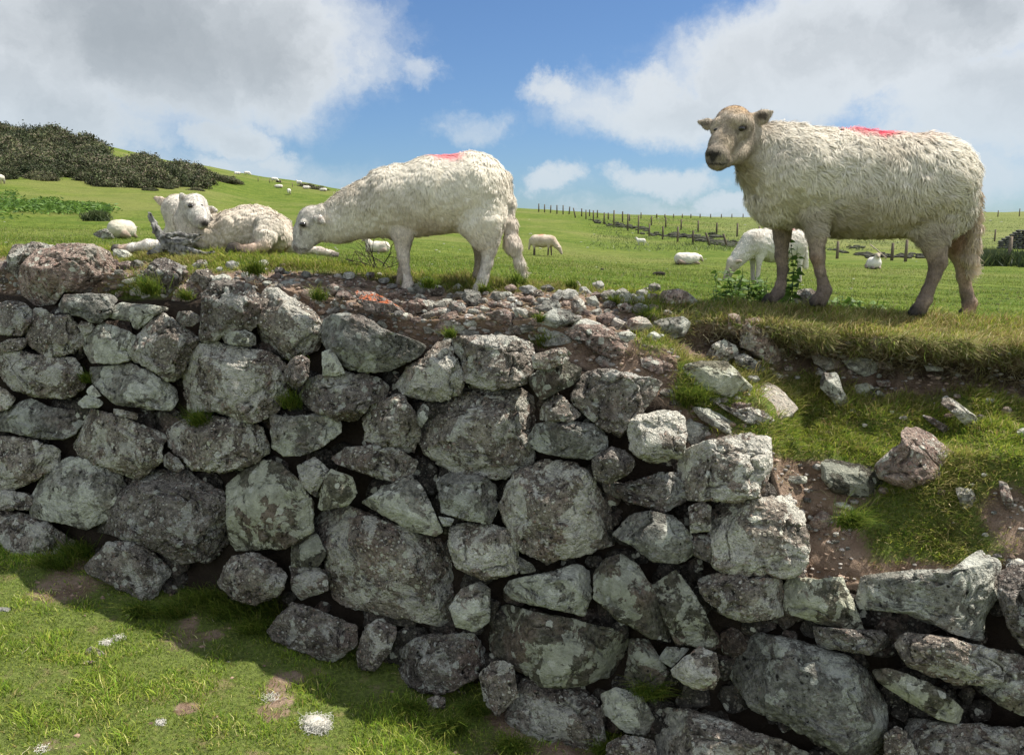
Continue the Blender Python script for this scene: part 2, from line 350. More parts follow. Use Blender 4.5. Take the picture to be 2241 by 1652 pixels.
FV = np.stack([field_v(fu[i], LY[:, i], Y0[i], V0[i]) for i in range(len(fu))], 1)
for _ in range(3): FV[1:-1] = .25 * FV[:-2] + .5 * FV[1:-1] + .25 * FV[2:]
for _ in range(6): FV[:, 1:-1] = .25 * FV[:, :-2] + .5 * FV[:, 1:-1] + .25 * FV[:, 2:]
FY = np.exp(LY); FU = np.broadcast_to(fu, FY.shape); FP = unp(FU, FV, FY)
hum = fbm(FP * np.array([.9, .9, 0]), 31, 4) * .05 * np.clip((FY - 3.6) / 2, 0, 1) + fbm(FP * np.array([.12, .12, 0]), 41, 3) * .25 * np.clip((FY - 14) / 30, 0, 1)
FP[..., 2] += hum
far = [FP[-1] + np.array([0, 60, -6]), FP[-1] + np.array([0, 400, -60])]
FPx = np.concatenate([FP, far[0][None], far[1][None]], 0)
rough = np.clip(np.interp(FU, [1500, 1650], [0, 1]) * np.clip((FY - 60) / 20, 0, 1), 0, 1); rough = np.concatenate([rough, rough[-1:], rough[-1:]], 0)
field = mk('pasture', FPx.reshape(-1, 3), grid_faces(*FPx.shape[:2]), M['field'], None, np.stack([rough, rough, rough], -1).reshape(-1, 3)); tag(field, kind='structure')
def fieldP(u, Y):
    i = int(np.argmin(abs(fu - u))); c = FP[:, i]; Yc = FY[:, i]
    return np.array([np.interp(Y, Yc, c[:, k]) for k in range(3)]) + np.array([(u - fu[i]) / FPX * Y, 0, 0])
def fieldUV(u, v):
    """visible field point at a picture point"""
    i = int(np.argmin(abs(fu - u))); P = FP[:, i]; d = P - np.array([0, 0, CAMH]); c, s = math.cos(R(PITCH)), math.sin(R(PITCH))
    vv = CY - FPX * (d[:, 1] * s + d[:, 2] * c) / (d[:, 1] * c - d[:, 2] * s)
    k = np.where(vv <= v)[0]; k = k[0] if len(k) else len(vv) - 1
    return P[k] + np.array([(u - fu[i]) / FPX * P[k, 1], 0, 0])
# ---- ground in front of the wall
def gz(x, y):
    q = np.stack([x, y, 0 * x], -1); toe = np.clip(1 - (2.60 - .33 * x - y) / .55, 0, 1)
    return CAMH - 1.60 - .17 * np.clip(x, -3, 3) + .030 * fbm(q * 2.2, 51, 4) + .012 * fbm(q * 11, 52, 3) + .10 * toe ** 2
gx = np.concatenate([-np.geomspace(90, 4.7, 24), np.linspace(-4.5, 4.0, 430), np.geomspace(4.2, 90, 24)]); gy = np.concatenate([-np.geomspace(90, 3.3, 22), np.linspace(-3, 4.2, 370)]); GX, GY = np.meshgrid(gx, gy); GZ = gz(GX, GY)
q2 = np.stack([GX, GY, 0 * GX], -1); dwall = (2.45 - .33 * GX) - GY
gg = np.clip(1.0 - .75 * np.clip(1 - abs(dwall - .15) / .30, 0, 1) * (.45 + 1.3 * fbm(q2 * 3.5, 71, 3)) - 1.3 * np.clip(fbm(q2 * 4, 72, 4) - .36, 0, 1) * 3, 0, 1)
ground = mk('ground', np.stack([GX, GY, GZ], -1).reshape(-1, 3), grid_faces(*GX.shape), M['soil'], None, np.stack([gg * 0, gg, gg * 0], -1).reshape(-1, 3)); tag(ground, kind='structure')
wide = mk('far_ground', [(-900, -900, -3.5), (900, -900, -3.5), (900, 3.0, -3.5), (-900, 3.0, -3.5)], np.array([(0, 1, 2, 3)]), M["field"], None, np.zeros((4, 3))); tag(wide, kind='structure')
# ---------------------------------------------------------------- rocks
def cube_sphere(n):
    a = np.tan(np.linspace(-1, 1, n) * np.pi / 4); X, Y = np.meshgrid(a, a); V = []; F = []; k = 0
    for ax in range(3):
        for sg in (-1, 1):
            P = np.zeros((n, n, 3)); P[..., ax] = sg; P[..., (ax + 1) % 3] = X * sg; P[..., (ax + 2) % 3] = Y
            V.append(P.reshape(-1, 3)); F.append(grid_faces(n, n) + k); k += n * n
    V = np.vstack(V); F = np.vstack(F); key = np.round(V * 1e5).astype(np.int64)
    _, idx, inv = np.unique(key, axis=0, return_index=True, return_inverse=True)
    V = V[idx]; F = inv.reshape(-1)[F]; return V / np.linalg.norm(V, axis=1)[:, None], F
CS = {n: cube_sphere(n) for n in (7, 12, 18, 26, 36, 48)}
TS = {'A': (0, 700, 2.2024), 'B': (1008, 700, 2.2024), 'C': (2016, 700, 2.2024), 'E': (1008, 1450, 2.121), 'F': (2016, 1450, 2.121)}
def topx(t, s):
    P = np.array([float(x) for x in s.split()]).reshape(-1, 2)
    if t in TS: a, b, k = TS[t]; P = (P / k + np.array([a, b])) * 2241 / 3024
    return P
def radial(P, c, th):
    r = np.zeros_like(th); d = np.stack([np.cos(th), np.sin(th)], -1)
    for i in range(len(P)):
        a = P[i] - c; b = P[(i + 1) % len(P)] - c; e = b - a
        den = d[:, 0] * e[1] - d[:, 1] * e[0]; den = np.where(abs(den) < 1e-9, 1e-9, den)
        t = (a[0] * e[1] - a[1] * e[0]) / den; s = (a[0] * d[:, 1] - a[1] * d[:, 0]) / den
        ok = (s >= -1e-6) & (s <= 1 + 1e-6) & (t > 0); r = np.where(ok & (t > r), t, r)
    return r
def centroid(P):
    x, y = P[:, 0], P[:, 1]; x2, y2 = np.roll(x, -1), np.roll(y, -1); c = x * y2 - x2 * y; A = c.sum() / 2
    return np.array([((x + x2) * c).sum(), ((y + y2) * c).sum()]) / (6 * A), abs(A)
def rock(poly, Yfun, seed, front=.42, back=.9, rough=1.0, facets=14, push=0.0, n=None, topcut=True, sharp=.42, top=(.62, .85)):
    r_ = np.random.default_rng(seed); c, A = centroid(poly); Rp = math.sqrt(A / math.pi)
    if n is None: n = 48 if Rp > 85 else 36 if Rp > 45 else 26 if Rp > 24 else 18 if Rp > 12 else 12
    D, F = CS[n]; Yc = float(Yfun(c[0], c[1])); Rm = Rp / FPX * Yc
    th = np.arctan2(-D[:, 2], D[:, 0]); sphi = np.sqrt(D[:, 0] ** 2 + D[:, 2] ** 2); cphi = -D[:, 1]
    tt = np.linspace(-np.pi, np.pi, 361); rr = radial(poly, c, tt)[:-1]
    k = np.array([0, 1, 2, 1, 0.]) / 4; rr = np.convolve(np.concatenate([rr[-2:], rr, rr[:2]]), k, 'valid')
    rr = np.append(rr, rr[0]); rad = np.interp(th, tt, rr) / Rp
    pl = np.clip(sphi, 0, 1) ** sharp; dep = np.sign(cphi) * abs(cphi) ** .8
    q = np.stack([np.cos(th) * rad * pl, -np.where(dep > 0, dep * front, dep * back), -np.sin(th) * rad * pl], -1)
    ref = q.copy()
    for i in range(facets):
        nv = np.array([r_.normal(0, .65), -abs(r_.uniform(.75, 1.4)), r_.normal(.1, .6)])
        if i == 2: nv = np.array([r_.normal(0, .2), -1., r_.normal(0, .2)])
        if i == 0 and topcut: nv = np.array([r_.normal(0.1, .25), -.75, 1.0])
        if i == 1 and topcut: nv = np.array([.8, -.8, r_.normal(.1, .3)])
        nv /= np.linalg.norm(nv); s = q @ nv; o = s.max() * (r_.uniform(*top) if i == 0 else r_.uniform(.60, .90))
        q = q - nv * np.clip(s - o, 0, None)[:, None] * .98
    w = q * Rm; so = r_.uniform(0, 90, 3)
    a1 = fbm(w * (2.2 / Rm) + so, seed, 3, .55) * .042 * Rm; a2 = fbm(w * 30 + so, seed + 5, 4, .65) * min(.017, .15 * Rm) * rough
    cel = np.abs(fbm(w * 14 + so, seed + 8, 3, .5)); a3 = -(.05 - np.clip(cel, 0, .05)) * .34 * rough * min(1, Rm / .08)
    nd = D * (a1 + a2 + a3)[:, None] / Rm; nd[:, 0] *= .75; nd[:, 2] *= .75; q = q + nd
    u = c[0] + q[:, 0] * Rp; v = c[1] - q[:, 2] * Rp
    Y = Yfun(u, v) + (q[:, 1]) * Rm + push
    return unp(u, v, Y), F
def wallY(u, v): return faceY(np.asarray(u, float), np.asarray(v, float))
WALL = '''c A 0 440 60 420 150 430 210 480 190 560 140 635 0 630 -40 540
c A 185 560 230 470 300 480 360 520 440 510 480 560 540 640 545 690 480 740 380 765 280 770 240 720 200 700 180 640
g A 370 470 430 380 560 372 740 375 770 400 740 440 700 520 640 555 600 550 520 510 400 490
g A 715 520 730 460 800 430 960 440 1110 465 1060 490 1000 510 950 560 900 600 870 590 850 545 760 535
c A 505 580 530 550 590 560 615 580 590 620 545 640
g A 555 640 680 560 740 590 830 620 880 650 860 720 840 800 760 815 600 815 555 740
c A 850 760 900 640 960 580 1020 490 1060 500 1140 560 1280 650 1290 700 1230 780 1190 850 1180 900 1130 940 1050 900 950 830 870 800
c A 1145 530 1160 490 1240 480 1320 530 1250 580 1190 580
c A 1315 540 1330 380 1390 310 1450 280 1530 290 1620 330 1680 400 1690 460 1660 580 1600 610 1500 610 1440 640 1430 660 1320 680 1300 600
g A 1430 630 1470 615 1560 615 1590 605 1660 640 1665 700 1600 710 1470 690
c A 1680 480 1720 380 1750 340 1830 360 1920 410 2020 490 2110 550 2100 660 2060 730 1980 760 1890 790 1800 750 1690 700 1675 600
c A -30 740 60 750 150 745 230 780 470 790 540 890 545 980 430 1040 330 1045 200 1020 100 990 40 920 -30 880
c A -30 700 80 660 180 660 200 690 130 730 20 750 -30 740
g A 590 850 700 850 850 830 950 870 1060 940 1150 980 1160 1040 1100 1120 950 1110 760 1080 680 1020 610 940
c A 1190 850 1240 740 1310 690 1420 690 1550 730 1750 750 1840 830 1870 950 1850 1040 1770 1140 1640 1200 1520 1160 1400 1120 1250 1140 1210 1080 1200 980
c A 1860 850 1900 790 1960 770 2010 800 2010 900 1960 960 1900 990 1850 940
g A 560 1000 600 960 660 1030 590 1050
g A 495 1080 560 1030 640 1050 680 1080 640 1110 540 1110
g A -40 1170 100 1100 200 1050 300 1110 420 1120 550 1140 550 1200 480 1270 400 1310 250 1300 100 1270 -40 1250
c A 730 1110 910 1150 890 1190 740 1150
c A 485 1360 540 1200 590 1120 660 1140 800 1180 900 1230 1050 1270 1080 1300 1040 1380 1040 1450 960 1520 890 1565 780 1520 640 1470 530 1420
c A 1095 1260 1200 1190 1370 1170 1520 1180 1680 1230 1740 1330 1740 1400 1600 1480 1430 1520 1270 1500 1180 1430 1110 1360
g A 1765 1150 1850 1170 1980 1170 2110 1140 2210 1200 2210 1270 2100 1350 1980 1410 1850 1420 1780 1360
c A -50 1300 130 1310 260 1340 390 1390 380 1450 330 1500 230 1570 100 1630 -50 1660
c A 1060 1430 1100 1400 1160 1440 1200 1500 1150 1530 1070 1490
c A -60 950 40 1000 100 1050 60 1110 -60 1140
g B -120 560 -60 510 60 510 160 530 250 600 370 640 480 680 540 710 500 770 400 820 300 865 60 865 -40 800 -110 680
c B -265 980 -230 930 -100 900 60 890 170 900 250 930 295 990 270 1060 180 1090 100 1180 -20 1180 -150 1130 -250 1070
g B -125 750 -60 730 -10 820 20 880 -40 900 -120 900
c B 350 960 440 850 540 780 620 690 700 680 730 750 770 850 790 960 770 1030 640 1050 500 1045 400 1010
c B 740 660 880 650 1000 650 1180 670 1250 690 1250 800 1210 940 1160 960 1000 980 880 970 800 920 790 800 740 740
l B 1225 910 1290 870 1400 840 1470 815 1560 850 1560 920 1500 960 1400 1010 1300 1055 1240 970
c B 1250 770 1340 740 1450 720 1500 760 1470 810 1350 860 1255 850
c B 1505 1040 1560 920 1600 880 1750 870 1850 890 1990 920 2080 950 2030 1030 1960 1120 1880 1230 1810 1280 1740 1250 1640 1180 1560 1110
c B 150 1180 200 1090 310 1060 350 1030 410 1040 440 1100 490 1200 510 1300 480 1410 370 1380 260 1350 160 1310
g B 495 1130 530 1085 570 1110 560 1180 520 1240 490 1200
c B 520 1310 560 1180 620 1060 740 1040 860 1000 1010 985 1140 995 1200 1020 1270 1080 1270 1200 1230 1330 1240 1450 1160 1510 1060 1550 900 1555 740 1540 680 1480 560 1410
c B 1290 1130 1330 1060 1430 1030 1510 1110 1560 1150 1480 1200 1290 1190
g B 1225 1300 1270 1220 1420 1190 1560 1210 1660 1220 1720 1300 1720 1370 1610 1440 1440 1420 1310 1400 1240 1360
c B 1870 1240 1920 1170 2050 1140 2180 1130 2240 1180 2230 1300 2200 1420 2130 1465 2000 1460 1880 1380
c G 728 1000 760 980 850 975 915 1010 900 1035 860 1052 800 1035 740 1015
c B 1635 1450 1700 1400 1760 1360 1850 1380 1900 1440 1900 1500 1840 1560 1750 1600 1650 1580
g G 70 1095 100 1040 150 1003 220 1015 265 1045 275 1090 240 1130 190 1155 140 1140 75 1130
c G -20 1070 60 1080 75 1100 60 1115 -20 1115
c G -60 1115 0 1118 80 1130 160 1185 110 1240 40 1255 -60 1245
c G 240 1150 270 1080 330 1030 400 1035 480 1075 500 1130 500 1190 460 1225 390 1225 320 1190 240 1165
l G 500 1130 500 1060 560 1010 610 1015 650 1055 680 1100 680 1160 620 1195 520 1200 505 1170
c G 190 1240 240 1190 290 1190 350 1220 380 1250 350 1290 320 1315 270 1290 200 1255
c G 480 1270 510 1220 560 1210 600 1230 625 1260 610 1300 560 1322 510 1305 485 1285
c G 635 1240 680 1235 715 1250 715 1290 660 1310 640 1290
l G 640 1190 690 1160 712 1210 695 1238 640 1238
c G 685 1120 760 1110 830 1140 900 1165 960 1180 985 1240 990 1310 980 1365 920 1355 850 1340 750 1320 725 1280 720 1220 700 1170
g G 795 1100 850 1065 900 1040 930 1080 965 1160 950 1170 900 1160 850 1130
g G 958 1055 980 1037 1040 1040 1085 1060 1090 1110 1070 1145 1020 1135 970 1120
c G 650 1020 690 1000 720 1030 700 1060 690 1085 660 1060
l G 695 1110 700 1060 725 1030 770 1045 780 1080 760 1105 710 1115
c G 990 1155 1000 1145 1060 1145 1110 1160 1130 1200 1130 1250 1060 1265 1000 1240 985 1200
c G 1100 1090 1130 1040 1190 1010 1260 1020 1310 1070 1340 1120 1345 1190 1270 1210 1200 1225 1130 1190 1110 1140
g G 960 1130 995 1135 985 1150 970 1150
g G 1132 1215 1165 1235 1175 1250 1140 1255
g G 1100 1290 1120 1270 1200 1255 1260 1235 1290 1250 1290 1310 1275 1345 1210 1330 1120 1310
g G 985 1330 1010 1290 1050 1275 1072 1290 1070 1360 1040 1380 1000 1370
l G 1065 1370 1075 1330 1110 1325 1180 1345 1250 1360 1330 1375 1380 1400 1385 1440 1330 1480 1240 1500 1190 1495 1130 1460 1075 1420
l G 1300 1260 1320 1228 1360 1215 1395 1240 1425 1285 1460 1350 1480 1400 1420 1390 1350 1350 1305 1310
l G 1425 1290 1480 1248 1510 1290 1545 1350 1570 1400 1560 1416 1480 1405
g G 1340 1170 1380 1130 1420 1120 1470 1130 1510 1170 1525 1210 1480 1230 1430 1225 1380 1190
c G 1320 1050 1380 1060 1440 1035 1500 1035 1520 1080 1490 1100 1450 1120 1390 1100 1330 1080
c G 1480 1000 1500 985 1560 965 1640 950 1680 960 1690 1010 1670 1060 1660 1085 1600 1095 1510 1090 1490 1050
c G 1555 1130 1560 1110 1600 1095 1680 1090 1735 1075 1755 1120 1763 1200 1750 1250 1720 1262 1640 1258 1570 1240 1557 1180
c G 1508 1110 1540 1095 1555 1110 1555 1160 1512 1165
c G 1515 1168 1554 1165 1556 1232 1520 1215
c G 1525 1265 1570 1255 1640 1265 1710 1270 1725 1310 1710 1345 1640 1360 1580 1340 1540 1300
l G 1712 1290 1730 1265 1790 1270 1840 1265 1870 1330 1890 1380 1830 1370 1720 1340
g G 1882 1310 1895 1262 2000 1250 2080 1250 2140 1205 2185 1230 2185 1290 2150 1350 2150 1398 2080 1380 1990 1340 1890 1330
c G 2190 1250 2215 1235 2290 1240 2320 1300 2320 1400 2241 1410 2210 1370 2190 1310
c G 1780 1370 1870 1380 1930 1380 1960 1410 1900 1430 1790 1415
g G 1573 1400 1640 1385 1720 1400 1830 1430 1890 1465 1930 1540 1935 1610 1890 1652 1830 1640 1740 1590 1650 1550 1620 1500 1580 1450
c G 1960 1410 1990 1385 2080 1400 2160 1420 2260 1440 2260 1480 2150 1495 2080 1490 2000 1460
l G 1905 1465 1950 1465 2000 1480 2060 1510 2110 1555 2095 1580 2050 1570 1980 1530 1930 1495
g G 2150 1510 2200 1470 2290 1470 2300 1540 2241 1565 2190 1540
c G 1985 1570 2050 1580 2130 1590 2300 1600 2320 1720 2040 1720 1990 1630
c G 1435 1590 1450 1550 1530 1560 1640 1600 1700 1620 1770 1650 1790 1720 1440 1720
c G 1470 1465 1530 1415 1565 1430 1575 1480 1560 1505 1520 1505 1475 1480
g G 1440 1440 1460 1415 1510 1418 1470 1460
l G 1380 1400 1420 1400 1460 1470 1440 1505 1395 1515 1370 1480
c G 1115 1550 1150 1490 1220 1490 1290 1510 1320 1560 1320 1620 1270 1670 1180 1660 1115 1600
g G 1315 1520 1350 1505 1400 1520 1430 1570 1410 1610 1370 1600 1320 1560
c G 1050 1480 1080 1440 1120 1460 1130 1520 1090 1565 1060 1530
c G 845 1450 890 1410 950 1390 1030 1390 1060 1420 1040 1480 960 1520 900 1500 850 1480
c G 780 1430 800 1370 840 1350 870 1370 850 1430 820 1465 790 1460
c G 590 1380 640 1320 700 1340 780 1370 775 1410 720 1445 650 1420 600 1400
c G 1935 1610 1960 1590 1985 1600 2010 1660 1940 1700
c G 1330 1630 1370 1610 1430 1620 1440 1690 1330 1690'''
c0 = unp(np.array([1120.]), np.array([1400.]), np.array([2.6]))[0]
wall = empty('dry_stone_wall', tuple(c0)); tag(wall, 'rough dry stone wall of grey lichened boulders holding up the pasture', 'wall')
seed = 100; polys = []
for line in WALL.split('\n'):
    k, t, s = line.split(' ', 2); polys.append((k, topx(t, s)))
polys.sort(key=lambda p: -centroid(p[1])[1])
for k, P in polys:
    seed += 1; c, A = centroid(P); P = c + (P - c) * 1.07; r_ = np.random.default_rng(seed)
    V, F = rock(P, wallY, seed, front=r_.uniform(.30, .48), back=1.0, push=r_.uniform(-.02, .03) + .28 * math.sqrt(A / math.pi) / FPX * 2.4, rough=1.25 if k == 'c' else .8, sharp=.36)
    mk('stone', V, F, M[k], wall, origin=V.mean(0))
# packing stones wedged deeper in the joints, and the wall's run beyond both ends
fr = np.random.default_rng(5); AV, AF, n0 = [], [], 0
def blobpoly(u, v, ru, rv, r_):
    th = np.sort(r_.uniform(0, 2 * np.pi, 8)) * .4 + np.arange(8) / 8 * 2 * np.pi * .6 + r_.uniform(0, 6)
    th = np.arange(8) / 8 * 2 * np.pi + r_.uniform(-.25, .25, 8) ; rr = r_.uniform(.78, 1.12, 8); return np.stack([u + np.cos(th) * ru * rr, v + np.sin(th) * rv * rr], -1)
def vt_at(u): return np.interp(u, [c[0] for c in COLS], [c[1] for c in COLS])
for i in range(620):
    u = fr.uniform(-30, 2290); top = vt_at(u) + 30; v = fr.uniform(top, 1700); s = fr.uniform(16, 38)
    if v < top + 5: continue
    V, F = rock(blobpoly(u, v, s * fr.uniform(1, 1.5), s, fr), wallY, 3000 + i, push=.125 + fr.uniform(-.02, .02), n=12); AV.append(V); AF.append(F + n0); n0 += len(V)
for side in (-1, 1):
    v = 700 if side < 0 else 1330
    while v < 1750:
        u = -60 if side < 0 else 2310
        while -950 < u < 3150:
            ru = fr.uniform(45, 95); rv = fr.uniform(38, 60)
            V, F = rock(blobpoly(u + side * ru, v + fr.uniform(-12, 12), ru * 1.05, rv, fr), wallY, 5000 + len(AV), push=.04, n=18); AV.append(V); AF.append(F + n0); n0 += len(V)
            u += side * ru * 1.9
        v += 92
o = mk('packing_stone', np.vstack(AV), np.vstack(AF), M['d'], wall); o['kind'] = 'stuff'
# ---------------------------------------------------------------- loose rocks lying on the wall top and the broken slope
LOOSE = '''c A|dark boulder at the far end of the wall, left of the pink flat-topped one|60 190 55 130 90 60 200 45 330 60 400 90 300 200 240 300 150 280 90 230
p A|large pinkish conglomerate boulder with a flat pale top, biggest loose rock on the wall|150 190 230 90 400 50 600 62 700 110 742 240 700 290 620 300 590 350 480 360 420 350 360 420 250 440 190 390 130 300
c A|dark brown pointed rock standing below the lying lambs|950 230 1010 150 1080 140 1180 190 1240 240 1230 290 1130 340 1100 375 1000 330 945 290
p A|brown wedge of rock leaning against the small pale rock at the wall edge|1130 360 1200 310 1280 280 1320 330 1310 440 1270 470 1210 470 1120 430
c A|pale rounded rock behind the brown wedge of rock|1210 290 1280 220 1350 205 1390 250 1380 300 1330 360 1290 290
c A|small speckled rock in front of the lying lamb's folded hooves|1230 200 1290 150 1340 150 1350 180 1250 230
g A|small grey tilted stone on the edge slab below the brown wedge|1070 490 1150 440 1200 470 1200 490 1130 540
p A|flat pinkish stone beside the flat-topped boulder|740 175 860 150 870 200 790 235
w A|pale stone in the short grass between the big boulder and the dark pointed rock|785 285 900 258 910 290 830 305
p A|pink and grey stone in the soil below the folded hooves|1590 265 1660 230 1740 270 1700 300 1620 310
p A|pink pebbly stone right of the pink and grey one|1750 265 1810 230 1850 260 1790 280
g A|long flat blue grey slab in the shadow under the grazing lamb's muzzle|1740 320 1860 280 1960 265 2020 300 1900 335
w A|pale stone behind the big green grey boulder|2120 480 2220 440 2225 490 2140 502
p A|buff stone at the far end of the wall top|-40 170 60 160 100 230 20 245 -40 230
p A|buff block below the far end boulder|-40 285 40 290 40 380 -40 390
w A|pale chip of stone beside the far end boulder|110 352 150 340 160 372 120 378
g A|grey stone under the dark root and the lamb's hoof|740 80 830 85 870 130 800 150 740 120
o B|long rock daubed with bright orange paint|90 340 200 358 330 430 415 490 400 515 330 525 240 505 160 475 135 410
p B|flat-topped brown block at the grazing lamb's front hoof|400 440 490 400 570 420 565 470 440 512 410 500
p B|pink and grey slab right of the brown flat-topped block|510 515 620 462 700 460 640 512 560 555
p B|pebbly pink lump below the pink and grey slab|610 600 640 510 740 480 765 530 720 600 670 640
w B|white flat stone lying over the wall's top course|770 622 850 590 915 630 880 652 790 652
g B|broad grey slab in the middle of the rubble|1265 550 1390 460 1480 480 1560 540 1480 560 1400 592
p B|long purple grey boulder at the edge of the rubble by the turf|1455 592 1560 565 1700 580 1830 650 1870 740 1780 800 1690 760 1620 720 1560 650
w B|pale lichen-covered block beside the purple grey boulder|1290 680 1340 620 1470 600 1500 680 1420 702 1330 712
g B|round grey rock at the back right of the rubble|1750 380 1830 330 1880 370 1900 425 1830 447 1780 430
w B|pale stone just right of the round grey rock|1900 392 1965 375 1975 420 1950 435 1905 430
w B|white angular stone at the back of the rubble against the pasture|1635 300 1700 280 1710 330 1670 375 1640 340
c B|dark stone left of the white angular stone|1505 300 1540 285 1560 320 1530 345
w B|pale grey stone in front of the white angular stone|1535 330 1580 318 1640 380 1560 392
c B|dark tilted rock in the thick of the rubble|1495 420 1530 370 1580 430 1600 490 1560 532 1500 490
g B|grey block stacked beside the dark tilted rock|1590 402 1650 380 1680 440 1650 472 1600 440
g B|small grey stone under the stacked grey block|1600 492 1680 460 1700 500 1640 528
g B|dark flat stone with a pale rim in the rubble|1230 462 1330 442 1400 470 1290 508
c B|dark sliver of rock lying beside the white chip|1120 450 1200 470 1262 530 1220 548 1160 505
w B|upright white chip in the rubble|1108 460 1130 455 1162 525 1140 528
w B|pale pointed stone near the dark flat stone|1350 405 1420 335 1452 370 1405 420
p B|sloping pink and ochre slab in the rubble|940 502 1060 468 1100 480 1155 545 1150 582 1050 565
g B|lichened grey stone above the white flat stone|1160 582 1280 558 1285 602 1180 622
w B|pale block above the white flat stone|790 562 870 520 895 560 850 602
p B|brown block below the grey stacked stones|1660 522 1740 480 1782 522 1720 582 1670 572
w B|long pale stone with a dark streak by the turf|1780 522 1880 570 1902 592 1800 602 1740 582
p B|pale pink stone at the foot of the purple grey boulder|1650 802 1700 760 1760 842 1720 872
p B|buff flat rock lying on the turf edge of the gap|1950 790 2010 775 2150 830 2130 872 2060 890 1960 842
w B|white stone behind the grazing lamb's front hoof|500 290 550 258 600 270 605 300 530 308
p B|small pink stone just in front of the white one|530 330 570 300 602 330 560 342
w B|pale stone between the grazing lamb's front and hind hooves|712 335 760 300 792 330 740 345
g B|grey triangular stone between the grazing lamb's hooves|680 382 710 360 752 402 710 417
g B|small grey stone above the big green grey boulder|230 562 260 530 302 580 280 602
g B|tiny grey stone left of the small grey one|170 522 200 490 222 530 195 540
g B|dark grey lichened boulder half under the turf|2020 560 2100 530 2220 520 2270 560 2230 640 2130 662 2050 612
l C|broad lichened rock at the head of the broken gap|15 840 130 810 290 820 370 900 440 970 400 1040 250 1030 120 980 40 940
p C|tall pink slab leaning out of the bank under the turf|380 600 420 540 500 520 520 580 560 650 620 730 655 800 560 812 470 760 380 710
c C|dark wedge between the tall pink slab and the broad lichened rock|140 800 200 700 270 665 340 710 360 750 300 800 230 815
g C|thin grey slab at the foot of the tall pink slab|340 760 400 750 480 810 562 880 520 902 420 862 350 820
p C|wide pink slab sliding down beside the grass|430 940 560 950 650 1010 742 1110 700 1162 600 1192 560 1100 460 1050
c C|rough brown rock under the wide pink slab|200 1070 330 1130 450 1110 530 1130 592 1190 540 1242 440 1222 340 1160
g C|long thin slab lowest of the sliding slabs|60 1110 180 1120 300 1190 432 1270 330 1302 230 1250 130 1190
g C|smooth grey block above the corner boulder|-10 1200 80 1200 160 1240 180 1330 100 1392 0 1380
g C|upright pale grey stone standing in the slope's grass|895 880 950 882 1000 868 1020 930 1040 1000 1090 1070 1080 1120 1010 1112 960 1040 900 980
p C|pink slab poking from the soil under the turf|840 760 900 770 1010 800 1020 850 930 862 860 822
g C|dark flat rock right of the pink slab under the turf|1035 780 1200 790 1270 830 1250 890 1180 902 1080 852
p C|small pink stone right of the dark flat rock|1255 790 1360 830 1372 862 1270 852
l C|lichened sliver lying right of the upright grey stone|1120 960 1200 950 1280 1000 1332 1040 1220 1032 1130 1012
p C|small pink slab below the small pink stone|1255 930 1350 940 1352 972 1280 972
c C|dark slab lying on the right side of the grass slope|1680 1040 1730 1030 1830 1110 1900 1160 1947 1220 1920 1252 1840 1222 1740 1130
c C|dark thin slab nearly buried in grass left of the dark slab|1550 1150 1640 1180 1752 1250 1700 1272 1600 1202
p C|large dark pink boulder sitting in the slope's grass|1270 1480 1360 1400 1430 1350 1450 1250 1530 1230 1620 1270 1690 1340 1812 1440 1740 1520 1600 1592 1460 1622 1370 1602 1300 1552
l C|brown angular boulder left of the large dark pink one|915 1480 940 1440 1060 1460 1200 1490 1330 1540 1362 1590 1360 1650 1150 1690 980 1650 920 1570
w C|pale flat stone in the dark hollow under the turf|1570 832 1700 850 1702 872 1590 872
p C|dull pink rock set in the bank right of centre|1210 690 1250 650 1310 640 1302 700 1240 732
g C|small flat grey stone in the bare soil of the gap|660 1552 810 1555 800 1602 700 1602
p F|smooth pink stone in the shaded soil hollow|800 190 870 120 950 170 972 200 850 242 810 232
g F|small pale stone above the smooth pink one|945 75 1010 68 1100 120 1040 115 960 95
g G|half buried grey stone by the right hand turf|2090 1065 2130 1070 2137 1110 2105 1115
p G|upright pink stone in the soil at the right of the slope|2185 1048 2205 1060 2222 1115 2205 1125 2192 1090
g C|grey stone in the grass near the right hand edge|2170 1250 2220 1235 2250 1300 2190 1312
p C|bare pink rock face showing in the bank by the tall slab|300 500 340 485 370 520 380 600 330 640 300 600
p C|reddish block in the shade under the turf lip|700 580 760 570 800 620 810 660 740 650
g C|blue grey stone on the turf edge left of the ewe|-10 375 40 365 100 420 60 445 -10 420
c G|brown stone standing in the soil at the wall foot|935 1530 952 1520 972 1527 975 1555 940 1560
w G|small buff stone in the short grass at the bottom left|-10 1328 22 1330 22 1345 -10 1345'''
ri = 0; all_loose = []
